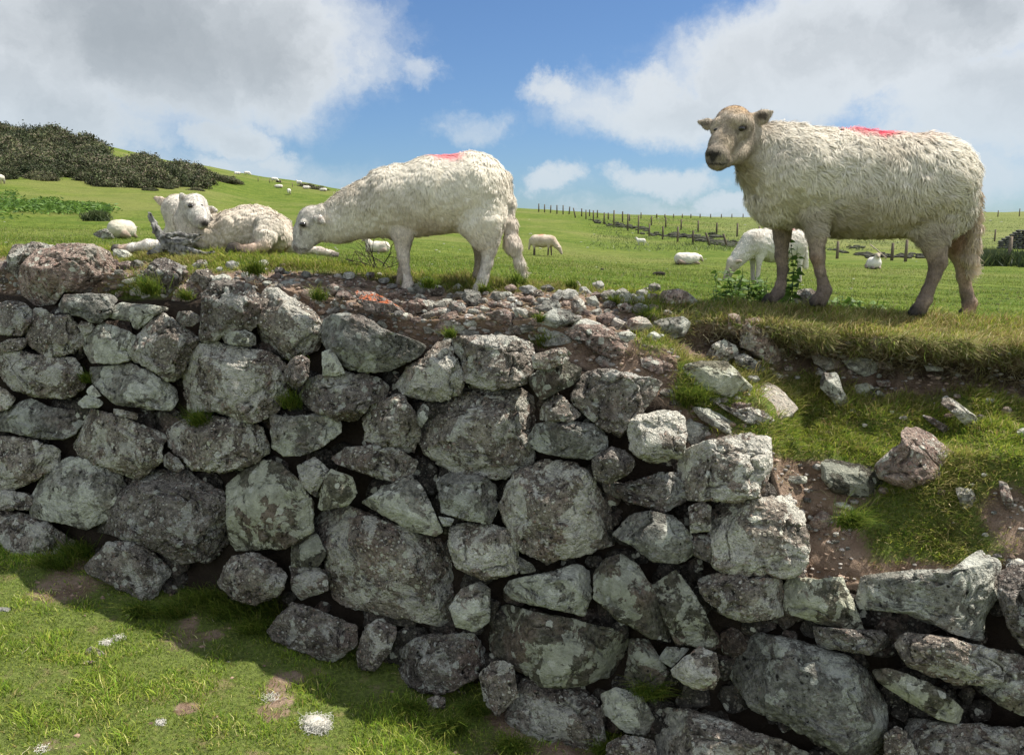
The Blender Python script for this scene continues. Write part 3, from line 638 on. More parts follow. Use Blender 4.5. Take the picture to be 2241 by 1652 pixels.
for line in LOOSE.split('\n'):
    k, rest = line.split(' ', 1); t, label, s = rest.split('|'); P = topx(t, s); c, A = centroid(P); Rp = math.sqrt(A / math.pi); ri += 1
    if t == 'G' and c[1] > 1300:
        d = ray(c[0], P[:, 1].max() - 2); Yb = (-1.60 + .0) / d[2] if False else None
        Yy = 2.0
        for _ in range(20): Yy = (gz(np.array([d[0] * Yy]), np.array([Yy]))[0] - CAMH) / d[2]
        Y0_ = Yy + .02
    else:
        b = bankP(c[0], min(P[:, 1].max() - .25 * (P[:, 1].max() - c[1]), 1240)); Y0_ = b[1] + .10 * Rp / FPX * b[1]
    Pm = c + (P - c) * 1.09
    if t == 'G' and c[1] > 1300: yf = lambda u, v, Y=Y0_: np.zeros(np.shape(u)) + Y
    else:
        Q = c + (P - c) * .85; yy = np.array([bankP(a_, min(b_, 1235))[1] for a_, b_ in Q]); Mx = np.column_stack([np.ones(len(Q)), Q - c]); cf = np.linalg.lstsq(Mx, yy, rcond=None)[0]; lim = 1.1 / FPX * Y0_; gu, gv = np.clip(cf[1:] * .85, -lim * .6, lim * .6)[0], np.clip(cf[2] * .9, -lim * 1.6, 0)
        gs = .7 if any(w_ in label for w_ in ('wide pink slab sliding', 'long flat blue grey', 'flat rock lying on the turf edge')) else 0.0; gu *= gs; gv *= gs; y0c = (np.median(yy) - .20 * Rp / FPX * Y0_) if gs else (np.sort(yy)[1] + .12 * Rp / FPX * Y0_)
        yf = lambda u, v, y0c=y0c, gu=gu, gv=gv, c=c: y0c + gu * (np.asarray(u) - c[0]) + gv * (np.asarray(v) - c[1])
    V, F = rock(Pm, yf, 700 + ri, front=.55, back=.75, facets=9, top=(.40, .62),  rough=1.0 if k in 'cpo' else .6)
    # lean the stone back with the slope it lies on
    zc = V[:, 2].mean(); V2 = V.copy()
    o = mk('loose_rock', V2, F, M[k], origin=V2.mean(0)); tag(o, label, 'rock', 'loose rocks on the wall top and slope')
    all_loose.append((c[0], c[1], Rp))
NBIG = len(all_loose)
# small rubble on top of the wall
rr_ = np.random.default_rng(77); zones = [(880, 1330, 700, 752, 34, 'stone bedded just behind the top course of the wall in the middle', 12, 26), (230, 900, 600, 700, 60, 'stone half sunk in the soil along the wall top left of the rubble', 7, 20), (860, 1480, 630, 738, 190, 'small angular stone in the rubble between the grazing lamb and the turf', 9, 30), (620, 900, 650, 700, 16, 'small stone in the trampled soil in front of the grazing lamb', 5, 12),
    (240, 640, 575, 650, 30, 'small stone in the soil along the wall top below the lying lambs', 5, 14), (0, 120, 585, 625, 10, 'small stone in the bare soil at the far end of the wall', 5, 14), (1440, 1640, 830, 960, 22, 'small stone among the slabs of the broken gap', 5, 14),
    (1700, 1860, 1020, 1220, 16, 'small stone in the bare soil hollow', 4, 11), (1500, 2241, 760, 830, 26, 'small stone in the soil under the turf lip', 4, 12), (1880, 2241, 850, 1180, 18, 'small stone in the grass of the broken slope', 4, 12)]
for (u0, u1, v0, v1, nst, label, s0, s1) in zones:
    cnt = 0
    for tr in range(nst * 6):
        if cnt >= nst: break
        u = rr_.uniform(u0, u1); v = rr_.uniform(v0, v1)
        if v > vt_at(u) - 4: continue
        s = rr_.uniform(s0, s1) * (1 if rr_.random() < .7 else .6)
        if any((u - a) ** 2 + (v - b) ** 2 < (c_ * .8 + s * .5) ** 2 for a, b, c_ in all_loose): continue
        all_loose.append((u, v, s)); b = bankP(u, v + s * .7); cnt += 1
        kk = rr_.choice(['p', 'c', 'g', 'w', 'p'], p=[.18, .17, .3, .22, .13])
        V, F = rock(blobpoly(u, v, s * rr_.uniform(1, 1.5), s * rr_.uniform(.6, .9), rr_), lambda uu, vv, Y=b[1]: np.zeros(np.shape(uu)) + Y, 9000 + cnt + int(u), front=.7, back=.8, facets=9, rough=.4, sharp=.36, top=(.35, .6))
        o = mk('rubble_stone', V, F, M[kk], origin=V.mean(0)); tag(o, label, 'stone', label.replace('small', 'small loose', 1) + 's' if False else 'rubble: ' + label)
# ---------------------------------------------------------------- grass
def blades(P, up, L, W, az, lean, C, name, mat):
    n = len(P); D = np.stack([np.cos(az), np.sin(az), 0 * az], -1); S = np.stack([-np.sin(az), np.cos(az), 0 * az], -1)
    yaw = rng.uniform(0, np.pi, n); S = np.stack([np.cos(yaw), np.sin(yaw), 0 * yaw], -1)
    p1 = P + up * (L * .5)[:, None] + D * (L * lean * .30)[:, None]; p2 = P + up * (L * (1 - .35 * lean))[:, None] + D * (L * lean)[:, None]
    w = W[:, None] * S
    V = np.stack([P - w, P + w, p1 - w * .75, p1 + w * .75, p2], 1).reshape(-1, 3)
    b = np.arange(n)[:, None] * 5; F = np.concatenate([b + np.array([[0, 1, 3]]), b + np.array([[0, 3, 2]]), b + np.array([[2, 3, 4]])])
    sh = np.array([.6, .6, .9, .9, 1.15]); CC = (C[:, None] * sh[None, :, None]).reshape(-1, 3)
    return V, F, CC
GREENS = np.array([(.13, .215, .028), (.19, .275, .036), (.27, .33, .05), (.085, .155, .026), (.33, .35, .075)]); STRAW = np.array([(.50, .43, .23), (.40, .33, .17), (.32, .22, .12), (.58, .52, .34)])
OLIVE = np.array([(.18, .19, .055), (.26, .26, .09), (.14, .15, .04), (.36, .32, .16), (.20, .26, .06)])
def pick(pal, n, r=rng): return pal[r.integers(0, len(pal), n)] * r.uniform(.75, 1.2, n)[:, None]
# front lawn
n = 300000; x = rng.uniform(-2.9, 1.6, n); y = rng.uniform(.9, 3.5, n); dw = (2.55 - .33 * x) - y
keep = dw > -.02; x, y, dw = x[keep], y[keep], dw[keep]; q = np.stack([x, y, 0 * x], -1)
dirt = .75 * np.clip(1 - abs(dw - .25) / .30, 0, 1) * (.45 + 1.3 * fbm(q * 3.5, 71, 3)) + 1.3 * np.clip(fbm(q * 4, 72, 4) - .36, 0, 1) * 3
keep = rng.random(len(x)) > np.clip(dirt, 0, .72); x, y, q, dirt = x[keep], y[keep], q[keep], dirt[keep]; n = len(x)
tone = fbm(q * 1.6, 81, 4); yel = fbm(q * 3.1, 82, 4)
C = pick(GREENS, n) * (1 + .5 * tone)[:, None]; sp_ = rng.random(n) < np.clip(.10 + .35 * yel + .35 * dirt, .02, .6); C[sp_] = pick(STRAW, n)[sp_]
ol = rng.random(n) < np.clip(.22 - .7 * tone, 0, .6); C[ol] = pick(OLIVE, n)[ol] * np.array([.95, 1.15, .7])
tuft = np.clip(fbm(q * 9, 83, 3) * 2.2, -.5, 1); L = rng.uniform(.012, .027, n) * (1 + .9 * tuft) * (1 - .3 * np.clip(dirt, 0, 1)); W = rng.uniform(.0008, .0018, n); C = C * (1 + .30 * tuft)[:, None] * np.array([1.12, 1.18, .80])
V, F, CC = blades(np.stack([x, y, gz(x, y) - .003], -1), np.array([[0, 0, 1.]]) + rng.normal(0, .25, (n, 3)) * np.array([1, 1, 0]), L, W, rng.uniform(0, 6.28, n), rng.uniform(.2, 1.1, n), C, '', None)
A_ = Acc()
for i in range(2600):      # clods, chaff and dead stalks in the bare patches
    xx, yy = rng.uniform(-2.7, 1.4), rng.uniform(1.0, 3.4); dq = (2.55 - .33 * xx) - yy
    if dq < 0: continue
    q0 = np.array([[xx, yy, 0.]]); dd_ = 1.1 * np.clip(1 - abs(dq - .25) / .30, 0, 1) * (.6 + fbm(q0 * 3.5, 71, 3)[0]) + 3.9 * np.clip(fbm(q0 * 4, 72, 4)[0] - .33, 0, 1)
    if rng.random() > np.clip(dd_, .04, 1): continue
    zz = float(gz(np.array([xx]), np.array([yy]))[0]); c_ = np.array([xx, yy, zz])
    if rng.random() < .6:
        Vc, Fc = CS[7]; s_ = rng.uniform(.002, .008); A_.add(Vc * s_ * np.array([1.3, 1, .7]) * (1 + .4 * fbm(Vc * 2 + i, 1, 2))[:, None] + c_, np.vstack([Fc[:, [0, 1, 2]], Fc[:, [0, 2, 3]]]), np.array((.26, .18, .13)) * rng.uniform(.5, 1.5))
    else:
        an = rng.uniform(0, 6.28); l_ = rng.uniform(.015, .05); A_.tube(c_ + np.array([0, 0, .004]) + np.linspace(-.5, .5, 5)[:, None] * l_ * np.array([math.cos(an), math.sin(an), rng.normal(0, .3)]) + rng.normal(0, .002, (5, 3)), .0008, 3, pick(STRAW, 1)[0])
o = A_.build('clods', M['wood']); tag(o, 'clods and dead stalks in the bare patches at the wall foot', 'soil', kind='stuff')
o = mk('grass', V, F, M['grass'], None, CC, False); tag(o, 'short bright grass in front of the wall', 'grass', kind='stuff')
# coarse tufts along the wall foot and growing from the joints
TU = [(300, 1270, 60), (170, 1215, 50), (130, 1240, 50), (520, 1345, 70), (450, 1320, 60), (560, 1380, 45), (310, 1345, 35), (1420, 1520, 45), (1400, 1600, 40), (900, 1560, 40), (440, 930, 30), (640, 890, 26), (660, 800, 14), (1560, 1190, 0), (380, 1345, 40), (600, 1340, 50), (700, 1330, 45), (990, 1600, 45), (1040, 1560, 30), (1200, 1280, 14), (190, 835, 16), (870, 1420, 30), (1190, 755, 22), (1300, 745, 16), (1510, 880, 40), (1860, 1150, 40), (1120, 1640, 50), (1330, 1650, 40), (1345, 665, 16), (1250, 632, 18), (1180, 705, 12), (985, 738, 14), (700, 655, 18), (560, 598, 24), (330, 640, 30), (410, 655, 16), (1415, 700, 22), (1060, 640, 16), (1130, 625, 20), (940, 628, 18)]
PP, LL, CCs = [], [], []
for (u, v, s) in TU:
    if s == 0: continue
    if v < 1100 and u > 1100 or v < 1000 and u > 1000: c = bankP(u, v)
    else:
        Yw = float(wallY(u, v)) + .06; d = ray(u, v); zg = gz(np.array([d[0] * Yw]), np.array([Yw]))[0]; c = unp(u, v, Yw)
        if c[2] < zg + .15:
            for _ in range(20): Yw = (gz(np.array([d[0] * Yw]), np.array([Yw]))[0] - CAMH) / d[2]
            c = unp(u, v, Yw)
    m = int(s * 14); rad = s / FPX * c[1]; PP.append(c + rng.normal(0, .4, (m, 3)) * rad * np.array([1, .5, .35])); LL.append(rng.uniform(.5, 1.3, m) * min(.06, rad * 1.3) + .008); CCs.append(pick(GREENS * .8, m))
P = np.vstack(PP); n = len(P)
V, F, CC = blades(P, np.array([[0, -.25, 1.]]) + rng.normal(0, .3, (n, 3)), np.concatenate(LL), rng.uniform(.0008, .0016, n), rng.uniform(3.3, 6.1, n), rng.uniform(.3, 1.2, n), np.vstack(CCs), '', None)
o = mk('grass_tufts', V, F, M['grass'], None, CC, False); tag(o, 'longer grass tufts at the wall foot and in its joints', 'grass', kind='stuff')
# turf of the bank
gi, gj = bt.shape; a = B[1:, :-1] - B[:-1, :-1]; b = B[:-1, 1:] - B[:-1, :-1]; area = np.linalg.norm(np.cross(a, b), axis=-1)
wgt = area * np.clip(green[:-1, :-1] - .25, 0, 1) * (bt[:-1, :-1] > 1.95) * ((bU[:-1, :-1] > -100) & (bU[:-1, :-1] < 2400)); n = 120000
idx = rng.choice(wgt.size, n, p=(wgt / wgt.sum()).ravel()); ii, jj = np.unravel_index(idx, wgt.shape); s, t = rng.random((2, n))
P = B[ii, jj] + a[ii, jj] * s[:, None] + b[ii, jj] * t[:, None]; nrm = np.cross(b, a); nrm /= np.linalg.norm(nrm, axis=-1)[..., None] + 1e-9; N = nrm[ii, jj]; N = N * np.sign(N[:, 2:3] + .15)
uu_, vv_ = bU[ii, jj], bv[ii, jj]; kp = np.ones(n, bool)
for a_, b_, c_ in all_loose[:NBIG]: kp &= ((uu_ - a_) ** 2 + (vv_ - b_ - .15 * c_) ** 2) > (.72 * c_) ** 2
ii, jj, P, N = ii[kp], jj[kp], P[kp], N[kp]; n = len(P)
tt = bt[ii, jj]; lip = np.clip((tt - 4.4) / .3, 0, 1) * (bU[ii, jj] > 1450)
C = pick(OLIVE, n); gsel = rng.random(n) < np.clip(.42 + fbm(P * 5, 91, 3) * 1.0 + .3 * (tt > 5.7), 0, .9); C[gsel] = pick(GREENS, n)[gsel]; ssel = rng.random(n) < .10 + .30 * lip; C[ssel] = pick(STRAW * .8, n)[ssel]
C = C * (1.25 + .55 * fbm(P * 4, 92, 3))[:, None] * np.array([1.05, 1.0, .85]); tf = np.clip(fbm(P * 10, 93, 3) * 2, -.5, 1)
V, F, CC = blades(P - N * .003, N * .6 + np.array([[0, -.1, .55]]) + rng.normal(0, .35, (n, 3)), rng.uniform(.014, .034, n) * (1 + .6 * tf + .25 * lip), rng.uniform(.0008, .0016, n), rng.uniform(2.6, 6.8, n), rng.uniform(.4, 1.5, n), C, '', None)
m2 = 34000; u_ = rng.uniform(1440, 2330, m2); k_ = np.clip(rng.normal(4.95, .22, m2), 4.3, 5.6); jj_ = np.clip(np.searchsorted(bu, u_), 1, NU - 1); ii_ = np.clip(np.searchsorted(bt[:, 0], k_), 1, len(bt) - 1); P_ = B[ii_, jj_] + rng.normal(0, .004, (m2, 3))
cl = fbm(P_ * np.array([16, 16, 16]), 97, 3); kp = rng.random(m2) < np.clip(.30 + 1.9 * cl, .03, 1); P_, cl, m2 = P_[kp], cl[kp], int(kp.sum()); C_ = pick(OLIVE * 1.15, m2); s3 = rng.random(m2) < .42; C_[s3] = pick(STRAW * .8, m2)[s3]; s4 = rng.random(m2) < .15; C_[s4] = pick(GREENS, m2)[s4]
upv = np.array([[0, -.55, -.15]]) + rng.normal(0, .5, (m2, 3)); V3, F3, CC3 = blades(P_, upv, rng.uniform(.018, .05, m2) * (1 + .9 * np.clip(cl, -.4, 1)), rng.uniform(.0007, .0013, m2), rng.uniform(3.6, 5.8, m2), rng.uniform(.3, 1.4, m2), C_ * (1.1 + .8 * cl)[:, None], '', None)
F = np.vstack([F, F3 + len(V)]); V = np.vstack([V, V3]); CC = np.vstack([CC, CC3])
o = mk('turf', V, F, M['grass'], None, CC, False); tag(o, 'tangled olive turf over the broken bank', 'turf', kind='stuff')
# pasture grass
n = 200000; T = rng.random(n) ** 1.25 * .56; iu = rng.uniform(np.searchsorted(fu, -250), np.searchsorted(fu, 2500), n); it = T * (len(FT) - 1); a0 = it.astype(int); b0 = iu.astype(int); fa = (it - a0)[:, None]; fb_ = (iu - b0)[:, None]
P = FP[a0, b0] * (1 - fa) * (1 - fb_) + FP[a0 + 1, b0] * fa * (1 - fb_) + FP[a0, b0 + 1] * (1 - fa) * fb_ + FP[a0 + 1, b0 + 1] * fa * fb_
dist = P[:, 1]; sz = np.interp(dist, [3, 6, 15, 35], [1, 1.2, 1.8, 2.6]); tf = np.clip(fbm(P * np.array([2.2, 2.2, 0]), 95, 4) * 2, -.6, 1.2)
C = pick(GREENS, n) * (.85 + .5 * fbm(P * np.array([.8, .8, 0]), 94, 4))[:, None]; ssel = rng.random(n) < .08; C[ssel] = pick(STRAW * .8, n)[ssel]
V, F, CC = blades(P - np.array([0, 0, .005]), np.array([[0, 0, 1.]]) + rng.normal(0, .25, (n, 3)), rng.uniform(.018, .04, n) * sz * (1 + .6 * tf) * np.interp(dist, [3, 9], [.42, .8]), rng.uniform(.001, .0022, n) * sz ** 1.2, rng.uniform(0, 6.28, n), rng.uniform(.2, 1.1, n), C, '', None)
o = mk('pasture_grass', V, F, M['grass'], None, CC, False); tag(o, 'grazed grass of the pasture', 'grass', kind='stuff')
A_ = Acc(); wg2 = area * np.clip(.65 - green[:-1, :-1], 0, 1) * (bt[:-1, :-1] > 1.7) * ((bU[:-1, :-1] > -60) & (bU[:-1, :-1] < 2330)); ix2 = rng.choice(wg2.size, 3800, p=(wg2 / wg2.sum()).ravel()); Vc, Fc = CS[7]; Fq = np.vstack([Fc[:, [0, 1, 2]], Fc[:, [0, 2, 3]]])
for i, (a2, b2) in enumerate(zip(*np.unravel_index(ix2, wg2.shape))):
    p_ = B[a2, b2] + rng.normal(0, .004, 3) * np.array([1, 0, 0])
    if i % 5 < 3: s_ = rng.uniform(.002, .007) if rng.random() < .93 else rng.uniform(.007, .013); A_.add(Vc * s_ * np.array([1.3, 1, .7]) * (1 + .4 * fbm(Vc * 2 + i, 1, 2))[:, None] + p_ + [0, -.002, .001], Fq, np.array((.34, .25, .19) if i % 2 else (.42, .38, .34)) * rng.uniform(.45, 1.4))
    else: an = rng.uniform(0, 6.28); l_ = rng.uniform(.012, .045); A_.tube(p_ + np.array([0, -.004, .006]) + np.linspace(-.5, .5, 5)[:, None] * l_ * np.array([math.cos(an), math.sin(an) * .5, rng.normal(0, .4)]) + rng.normal(0, .0025, (5, 3)), .0007, 3, pick(STRAW * .8, 1)[0])
o = A_.build('gravel_and_chaff', M['wood']); tag(o, 'loose gravel, clods and dead stalks over the bare soil of the bank', 'gravel', kind='stuff')
# roots and dry strands hanging from the turf lip
A_ = Acc()
for i in range(1300):
    u = rng.uniform(1430, 2300); k = rng.uniform(4.0, 5.3); j = int(np.clip(np.searchsorted(bu, u), 1, NU - 1)); r0 = int(np.argmin(abs(bt[:, 0] - k))); p = B[r0, j]
    Ls = rng.uniform(.02, .07); m = 7; d = np.array([rng.normal(0, 1.1), -.3, -.55 + rng.normal(0, .45)]); d /= np.linalg.norm(d); pts = p + np.linspace(0, 1, m)[:, None] * d * Ls + np.cumsum(rng.normal(0, .0048, (m, 3)), 0) + np.array([0, -.01, 0])
    A_.tube(pts, rng.uniform(.0004, .0009), 3, pick(STRAW * .65, 1)[0])
o = A_.build('dry_roots', M['grass']); tag(o, 'dry roots hanging under the turf lip', 'roots', kind='stuff')
# ---------------------------------------------------------------- animals
def surf_nets(D, o, h):
    S = D < 0; nx, ny, nz = D.shape; cs = np.zeros((nx - 1, ny - 1, nz - 1), np.int8)
    for a in (0, 1):
        for b in (0, 1):
            for c in (0, 1): cs += S[a:nx - 1 + a, b:ny - 1 + b, c:nz - 1 + c]
    mixd = (cs > 0) & (cs < 8); idx = -np.ones(cs.shape, np.int64); cells = np.argwhere(mixd); idx[mixd] = np.arange(len(cells))
    P = np.zeros((len(cells), 3)); W = np.zeros(len(cells)); I, J, K = cells.T
    cor = [(a, b, c) for a in (0, 1) for b in (0, 1) for c in (0, 1)]
    for p in cor:
        for ax in range(3):
            if p[ax]: continue
            q = list(p); q[ax] = 1; d0 = D[I + p[0], J + p[1], K + p[2]]; d1 = D[I + q[0], J + q[1], K + q[2]]; m = (d0 < 0) != (d1 < 0)
            t = d0 / np.where(m, d0 - d1, 1); pt = np.tile(np.array(p, float), (len(cells), 1)); pt[:, ax] = t; P[m] += pt[m]; W[m] += 1
    V = (cells + P / W[:, None]) * h + o; F = []
    for ax in range(3):
        b, c = (ax + 1) % 3, (ax + 2) % 3; sl0 = [slice(None)] * 3; sl1 = [slice(None)] * 3; sl0[ax] = slice(0, -1); sl1[ax] = slice(1, None)
        s0, s1 = S[tuple(sl0)], S[tuple(sl1)]; e = np.argwhere(s0 != s1); ok = (e[:, b] > 0) & (e[:, c] > 0) & (e[:, b] < D.shape[b] - 1) & (e[:, c] < D.shape[c] - 1); e = e[ok]; fl = s0[tuple(e.T)]
        def g_(db, dc): q = e.copy(); q[:, b] -= db; q[:, c] -= dc; return idx[tuple(q.T)]
        f = np.stack([g_(1, 1), g_(0, 1), g_(0, 0), g_(1, 0)], -1); f[~fl] = f[~fl][:, ::-1]; F.append(f)
    return V, np.vstack(F)
def sdf_build(prims, h, k0=.03):
    """prims: (a, b, ra, rb, ysquash, colour, wool, k)"""
    A = np.array([p[0] for p in prims]); Bb = np.array([p[1] for p in prims]); rr = np.array([max(p[2], p[3]) for p in prims])
    lo = np.minimum((A - rr[:, None]).min(0), (Bb - rr[:, None]).min(0)) - 2.5 * h - .02; hi = np.maximum((A + rr[:, None]).max(0), (Bb + rr[:, None]).max(0)) + 2.5 * h + .02
    n = np.ceil((hi - lo) / h).astype(int) + 1; D = np.full(n, .5, np.float32); ax = [lo[i] + np.arange(n[i]) * h for i in range(3)]
    def dist(p, X):
        a, b, ra, rb, ys = np.array(p[0], float), np.array(p[1], float), p[2], p[3], p[4]
        x, y, z = X[0] - a[0], (X[1] - a[1]) / ys, X[2] - a[2]; e = b - a; e[1] /= ys; L = (e ** 2).sum() + 1e-12
        t = np.clip((x * e[0] + y * e[1] + z * e[2]) / L, 0, 1)
        d = np.sqrt((x - t * e[0]) ** 2 + (y - t * e[1]) ** 2 + (z - t * e[2]) ** 2) - (ra + (rb - ra) * t); return d * min(1, ys) ** .5
    for p in prims:
        k = p[7] if len(p) > 7 else k0; m = max(p[2], p[3]) + k + 3 * h; a, b = np.array(p[0]), np.array(p[1]); sl = []
        for i in range(3):
            mm = m * (max(1, p[4]) if i == 1 else 1)
            i0 = max(0, int((min(a[i], b[i]) - mm - lo[i]) / h)); i1 = min(n[i], int((max(a[i], b[i]) + mm - lo[i]) / h) + 2); sl.append(slice(i0, i1))
        X = np.meshgrid(ax[0][sl[0]], ax[1][sl[1]], ax[2][sl[2]], indexing='ij', sparse=True); d = dist(p, X); cur = D[tuple(sl)]
        if k < 0:
            D[tuple(sl)] = np.maximum(cur, -d)
        else:
            hh = np.clip(k - abs(cur - d), 0, None) / k; D[tuple(sl)] = np.minimum(cur, d) - hh * hh * k * .25
    V, F = surf_nets(D, lo, h)
    num = 0; den = 1e-9; wl = 0
    for p in prims:
        if len(p) > 7 and p[7] < 0: continue
        d = dist(p, (V[:, 0], V[:, 1], V[:, 2])); w = np.exp(-np.clip(d, -.05, .3) / .009); num = num + w[:, None] * np.array(p[5]); wl = wl + w * p[6]; den = den + w
    return V, F, num / den[:, None], wl / den
def vnormals(V, F):
    a = V[F[:, 2]] - V[F[:, 0]]; b = V[F[:, 3]] - V[F[:, 1]]; n = np.cross(a, b); N = np.zeros_like(V)
    for i in range(4): np.add.at(N, F[:, i], n)
    return N / (np.linalg.norm(N, axis=1)[:, None] + 1e-12)
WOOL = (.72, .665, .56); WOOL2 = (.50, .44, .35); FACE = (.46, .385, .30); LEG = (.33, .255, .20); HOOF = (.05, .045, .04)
def sheep_mesh(prims, h, paints, seed, wool_n, wl_len, wl_wid, flow, root, hue=(1, 1, 1), k0=.03, amp=.006, stand=.35, spots=None, curl=.5, crease=0.0):
    V, F, C, wl = sdf_build(prims, h, k0); N = vnormals(V, F)
    if crease > 0:   # hanging folds of fleece
        V = V + N * (wl * crease * (fbm(V * np.array([26, 14, 7]), seed + 3, 3) ))[:, None]
    V = V + N * (wl * (amp * fbm(V * 24, seed, 4) + amp * .7 * fbm(V * 70, seed + 2, 3)) + (1 - wl) * .0008 * fbm(V * 90, seed, 2))[:, None]; N = vnormals(V, F)
    st_ = np.clip(fbm(V * np.array([5, 5, 7]), seed + 1, 4) * 1.3 + .15, 0, 1)[:, None] * wl[:, None]; C = C * (1 - st_ * np.array([.34, .38, .42])) * (1 + .12 * fbm(V * 22, seed + 9, 3))[:, None]; C = C * (1 + .45 * (1 - wl) * fbm(V * 55, seed + 4, 4) + .2 * (1 - wl) * fbm(V * np.array([120, 120, 50]), seed + 6, 3))[:, None]
    for (c, r, col, st) in paints:
        d = np.linalg.norm((V - c) / r, axis=1) if np.ndim(r) else np.linalg.norm(V - c, axis=1) / r
        w = np.clip(1.35 - d + .35 * min(1, float(np.min(r)) / .03) * fbm(V * 45, seed + 7, 3), 0, 1) ; w = np.clip(w * 1.6, 0, 1) * st; C = C * (1 - w[:, None]) + np.array(col) * w[:, None]
    C = np.clip(C, 0, 1); body = mk('body', V, F, M['skin'], root, C, True)
    if wool_n:
        cen = V[F].mean(1); ar = np.linalg.norm(np.cross(V[F[:, 2]] - V[F[:, 0]], V[F[:, 3]] - V[F[:, 1]]), axis=1); w = ar * np.clip(wl[F].mean(1) - .35, 0, 1) ** .7; r_ = np.random.default_rng(seed)
        ix = r_.choice(len(F), wool_n, p=w / w.sum()); uv = r_.random((wool_n, 4)); uv /= uv.sum(1)[:, None]; P = (V[F[ix]] * uv[:, :, None]).sum(1); n_ = N[F[ix]].mean(1); n_ /= np.linalg.norm(n_, axis=1)[:, None] + 1e-9; Cc = C[F[ix]].mean(1); ww = wl[F[ix]].mean(1)
        fl = np.array(flow)[None] + .9 * np.stack([fbm(P * 13, seed + 20, 3), fbm(P * 13, seed + 21, 3) * .3, fbm(P * 13, seed + 22, 3)], -1) * curl * 2 + r_.normal(0, .22, (wool_n, 3))
        fl = fl - n_ * (fl * n_).sum(1)[:, None]; fl /= np.linalg.norm(fl, axis=1)[:, None] + 1e-9
        clump = fbm(P * 34, seed + 30, 2)
        L = wl_len * r_.uniform(.6, 1.25, wool_n) * (.35 + .65 * ww); st = (stand + .25 * clump)[:, None]; sd = np.cross(n_, fl); cu = (r_.normal(0, .35, wool_n) + .9 * fbm(P * 22, seed + 33, 2))[:, None]
        p0 = P - n_ * .003; p1 = P + fl * (L * .38)[:, None] + n_ * st * (L * .62)[:, None] + sd * cu * (L * .10)[:, None]; p2 = P + fl * (L * .78)[:, None] + n_ * st * (L * .62)[:, None] + sd * cu * (L * .32)[:, None]; p3 = P + fl * (L * 1.02)[:, None] + n_ * st * (L * .22)[:, None] + sd * cu * (L * .30)[:, None]
        W = (wl_wid * r_.uniform(.6, 1.2, wool_n))[:, None] * sd
        VV = np.stack([p0 - W, p0 + W, p1 - W, p1 + W, p2 - W * .8, p2 + W * .8, p3], 1).reshape(-1, 3); b = np.arange(wool_n)[:, None] * 7
        FF = np.concatenate([b + np.array([t]) for t in ([0, 1, 3], [0, 3, 2], [2, 3, 5], [2, 5, 4], [4, 5, 6])])
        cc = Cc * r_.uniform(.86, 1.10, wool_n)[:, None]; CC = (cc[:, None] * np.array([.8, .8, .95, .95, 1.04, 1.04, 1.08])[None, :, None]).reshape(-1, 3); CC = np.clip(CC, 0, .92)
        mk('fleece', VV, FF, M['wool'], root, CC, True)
        # short hair of face and legs
        nh = int(wool_n * .30); w = ar * np.clip(.6 - wl[F].mean(1), 0, 1); ix = r_.choice(len(F), nh, p=w / w.sum()); uv = r_.random((nh, 4)); uv /= uv.sum(1)[:, None]; P = (V[F[ix]] * uv[:, :, None]).sum(1); n_ = N[F[ix]].mean(1); n_ /= np.linalg.norm(n_, axis=1)[:, None] + 1e-9; Cc = C[F[ix]].mean(1)
        fl = np.array([.1, -.2, -1.]) + r_.normal(0, .35, (nh, 3)); fl = fl - n_ * (fl * n_).sum(1)[:, None]; fl /= np.linalg.norm(fl, axis=1)[:, None] + 1e-9; L = r_.uniform(.006, .013, nh)[:, None]; sd = np.cross(n_, fl) * r_.uniform(.0006, .0012, nh)[:, None]
        VV = np.stack([P - sd, P + sd, P + fl * L + n_ * L * .28], 1).reshape(-1, 3); FF = np.arange(nh)[:, None] * 3 + np.arange(3)[None]; cc = np.clip(Cc * r_.uniform(.65, 1.35, nh)[:, None], 0, .9)
        mk('short_hair', VV, FF, M['skin'], root, np.repeat(cc, 3, 0), False)
    return V, F, N
def px(Y0_):
    def S(u, v, r, dy=0.0): return unp(u, v, Y0_ + dy), r / FPX * Y0_
    return S
SHR = 0.0
def chain(pr, S, pts, ys=1.0, col=WOOL, wool=1.0, k=.03):
    for i in range(len(pts) - 1):
        a, ra = S(*pts[i]); b, rb = S(*pts[i + 1]); c1 = col; sh = SHR * FPX ** -1 * a[1] * (wool > .5); ra = max(ra - sh, ra * .6); rb = max(rb - sh, rb * .6); pr.append((a, b, ra, rb, ys, c1, wool, k))
def front_pt(V, u, v, tol=4):
    d = V - np.array([0, 0, CAMH]); c, s = math.cos(R(PITCH)), math.sin(R(PITCH)); den = d[:, 1] * c - d[:, 2] * s
    U = CX + FPX * d[:, 0] / den; W = CY - FPX * (d[:, 1] * s + d[:, 2] * c) / den; m = (U - u) ** 2 + (W - v) ** 2; k = np.where(m < tol * tol)[0]
    return V[k[np.argmin(V[k, 1])]] if len(k) else V[np.argmin(m)]
def eye(root, p, r, N=None):
    Vs, Fs = CS[12]; V = Vs * r * np.array([1.25, .8, .8]) + p; c = np.tile((.012, .009, .007), (len(V), 1)); mk('eye', V, Fs, M['eye'], root, c, origin=p)
def hooves(pr, S, u, v, r, dy, fwd=-1):
    for s_ in (-1, 1):
        a, ra = S(u + s_ * r * .42 - 1, v - r * .75, r * .52, dy + s_ * .006); b, rb = S(u + s_ * r * .5 + fwd * r * .45, v - r * .1, r * .50, dy - .012 + s_ * .004); pr.append((a, b, ra, rb, 1.1, HOOF, 0, .008))
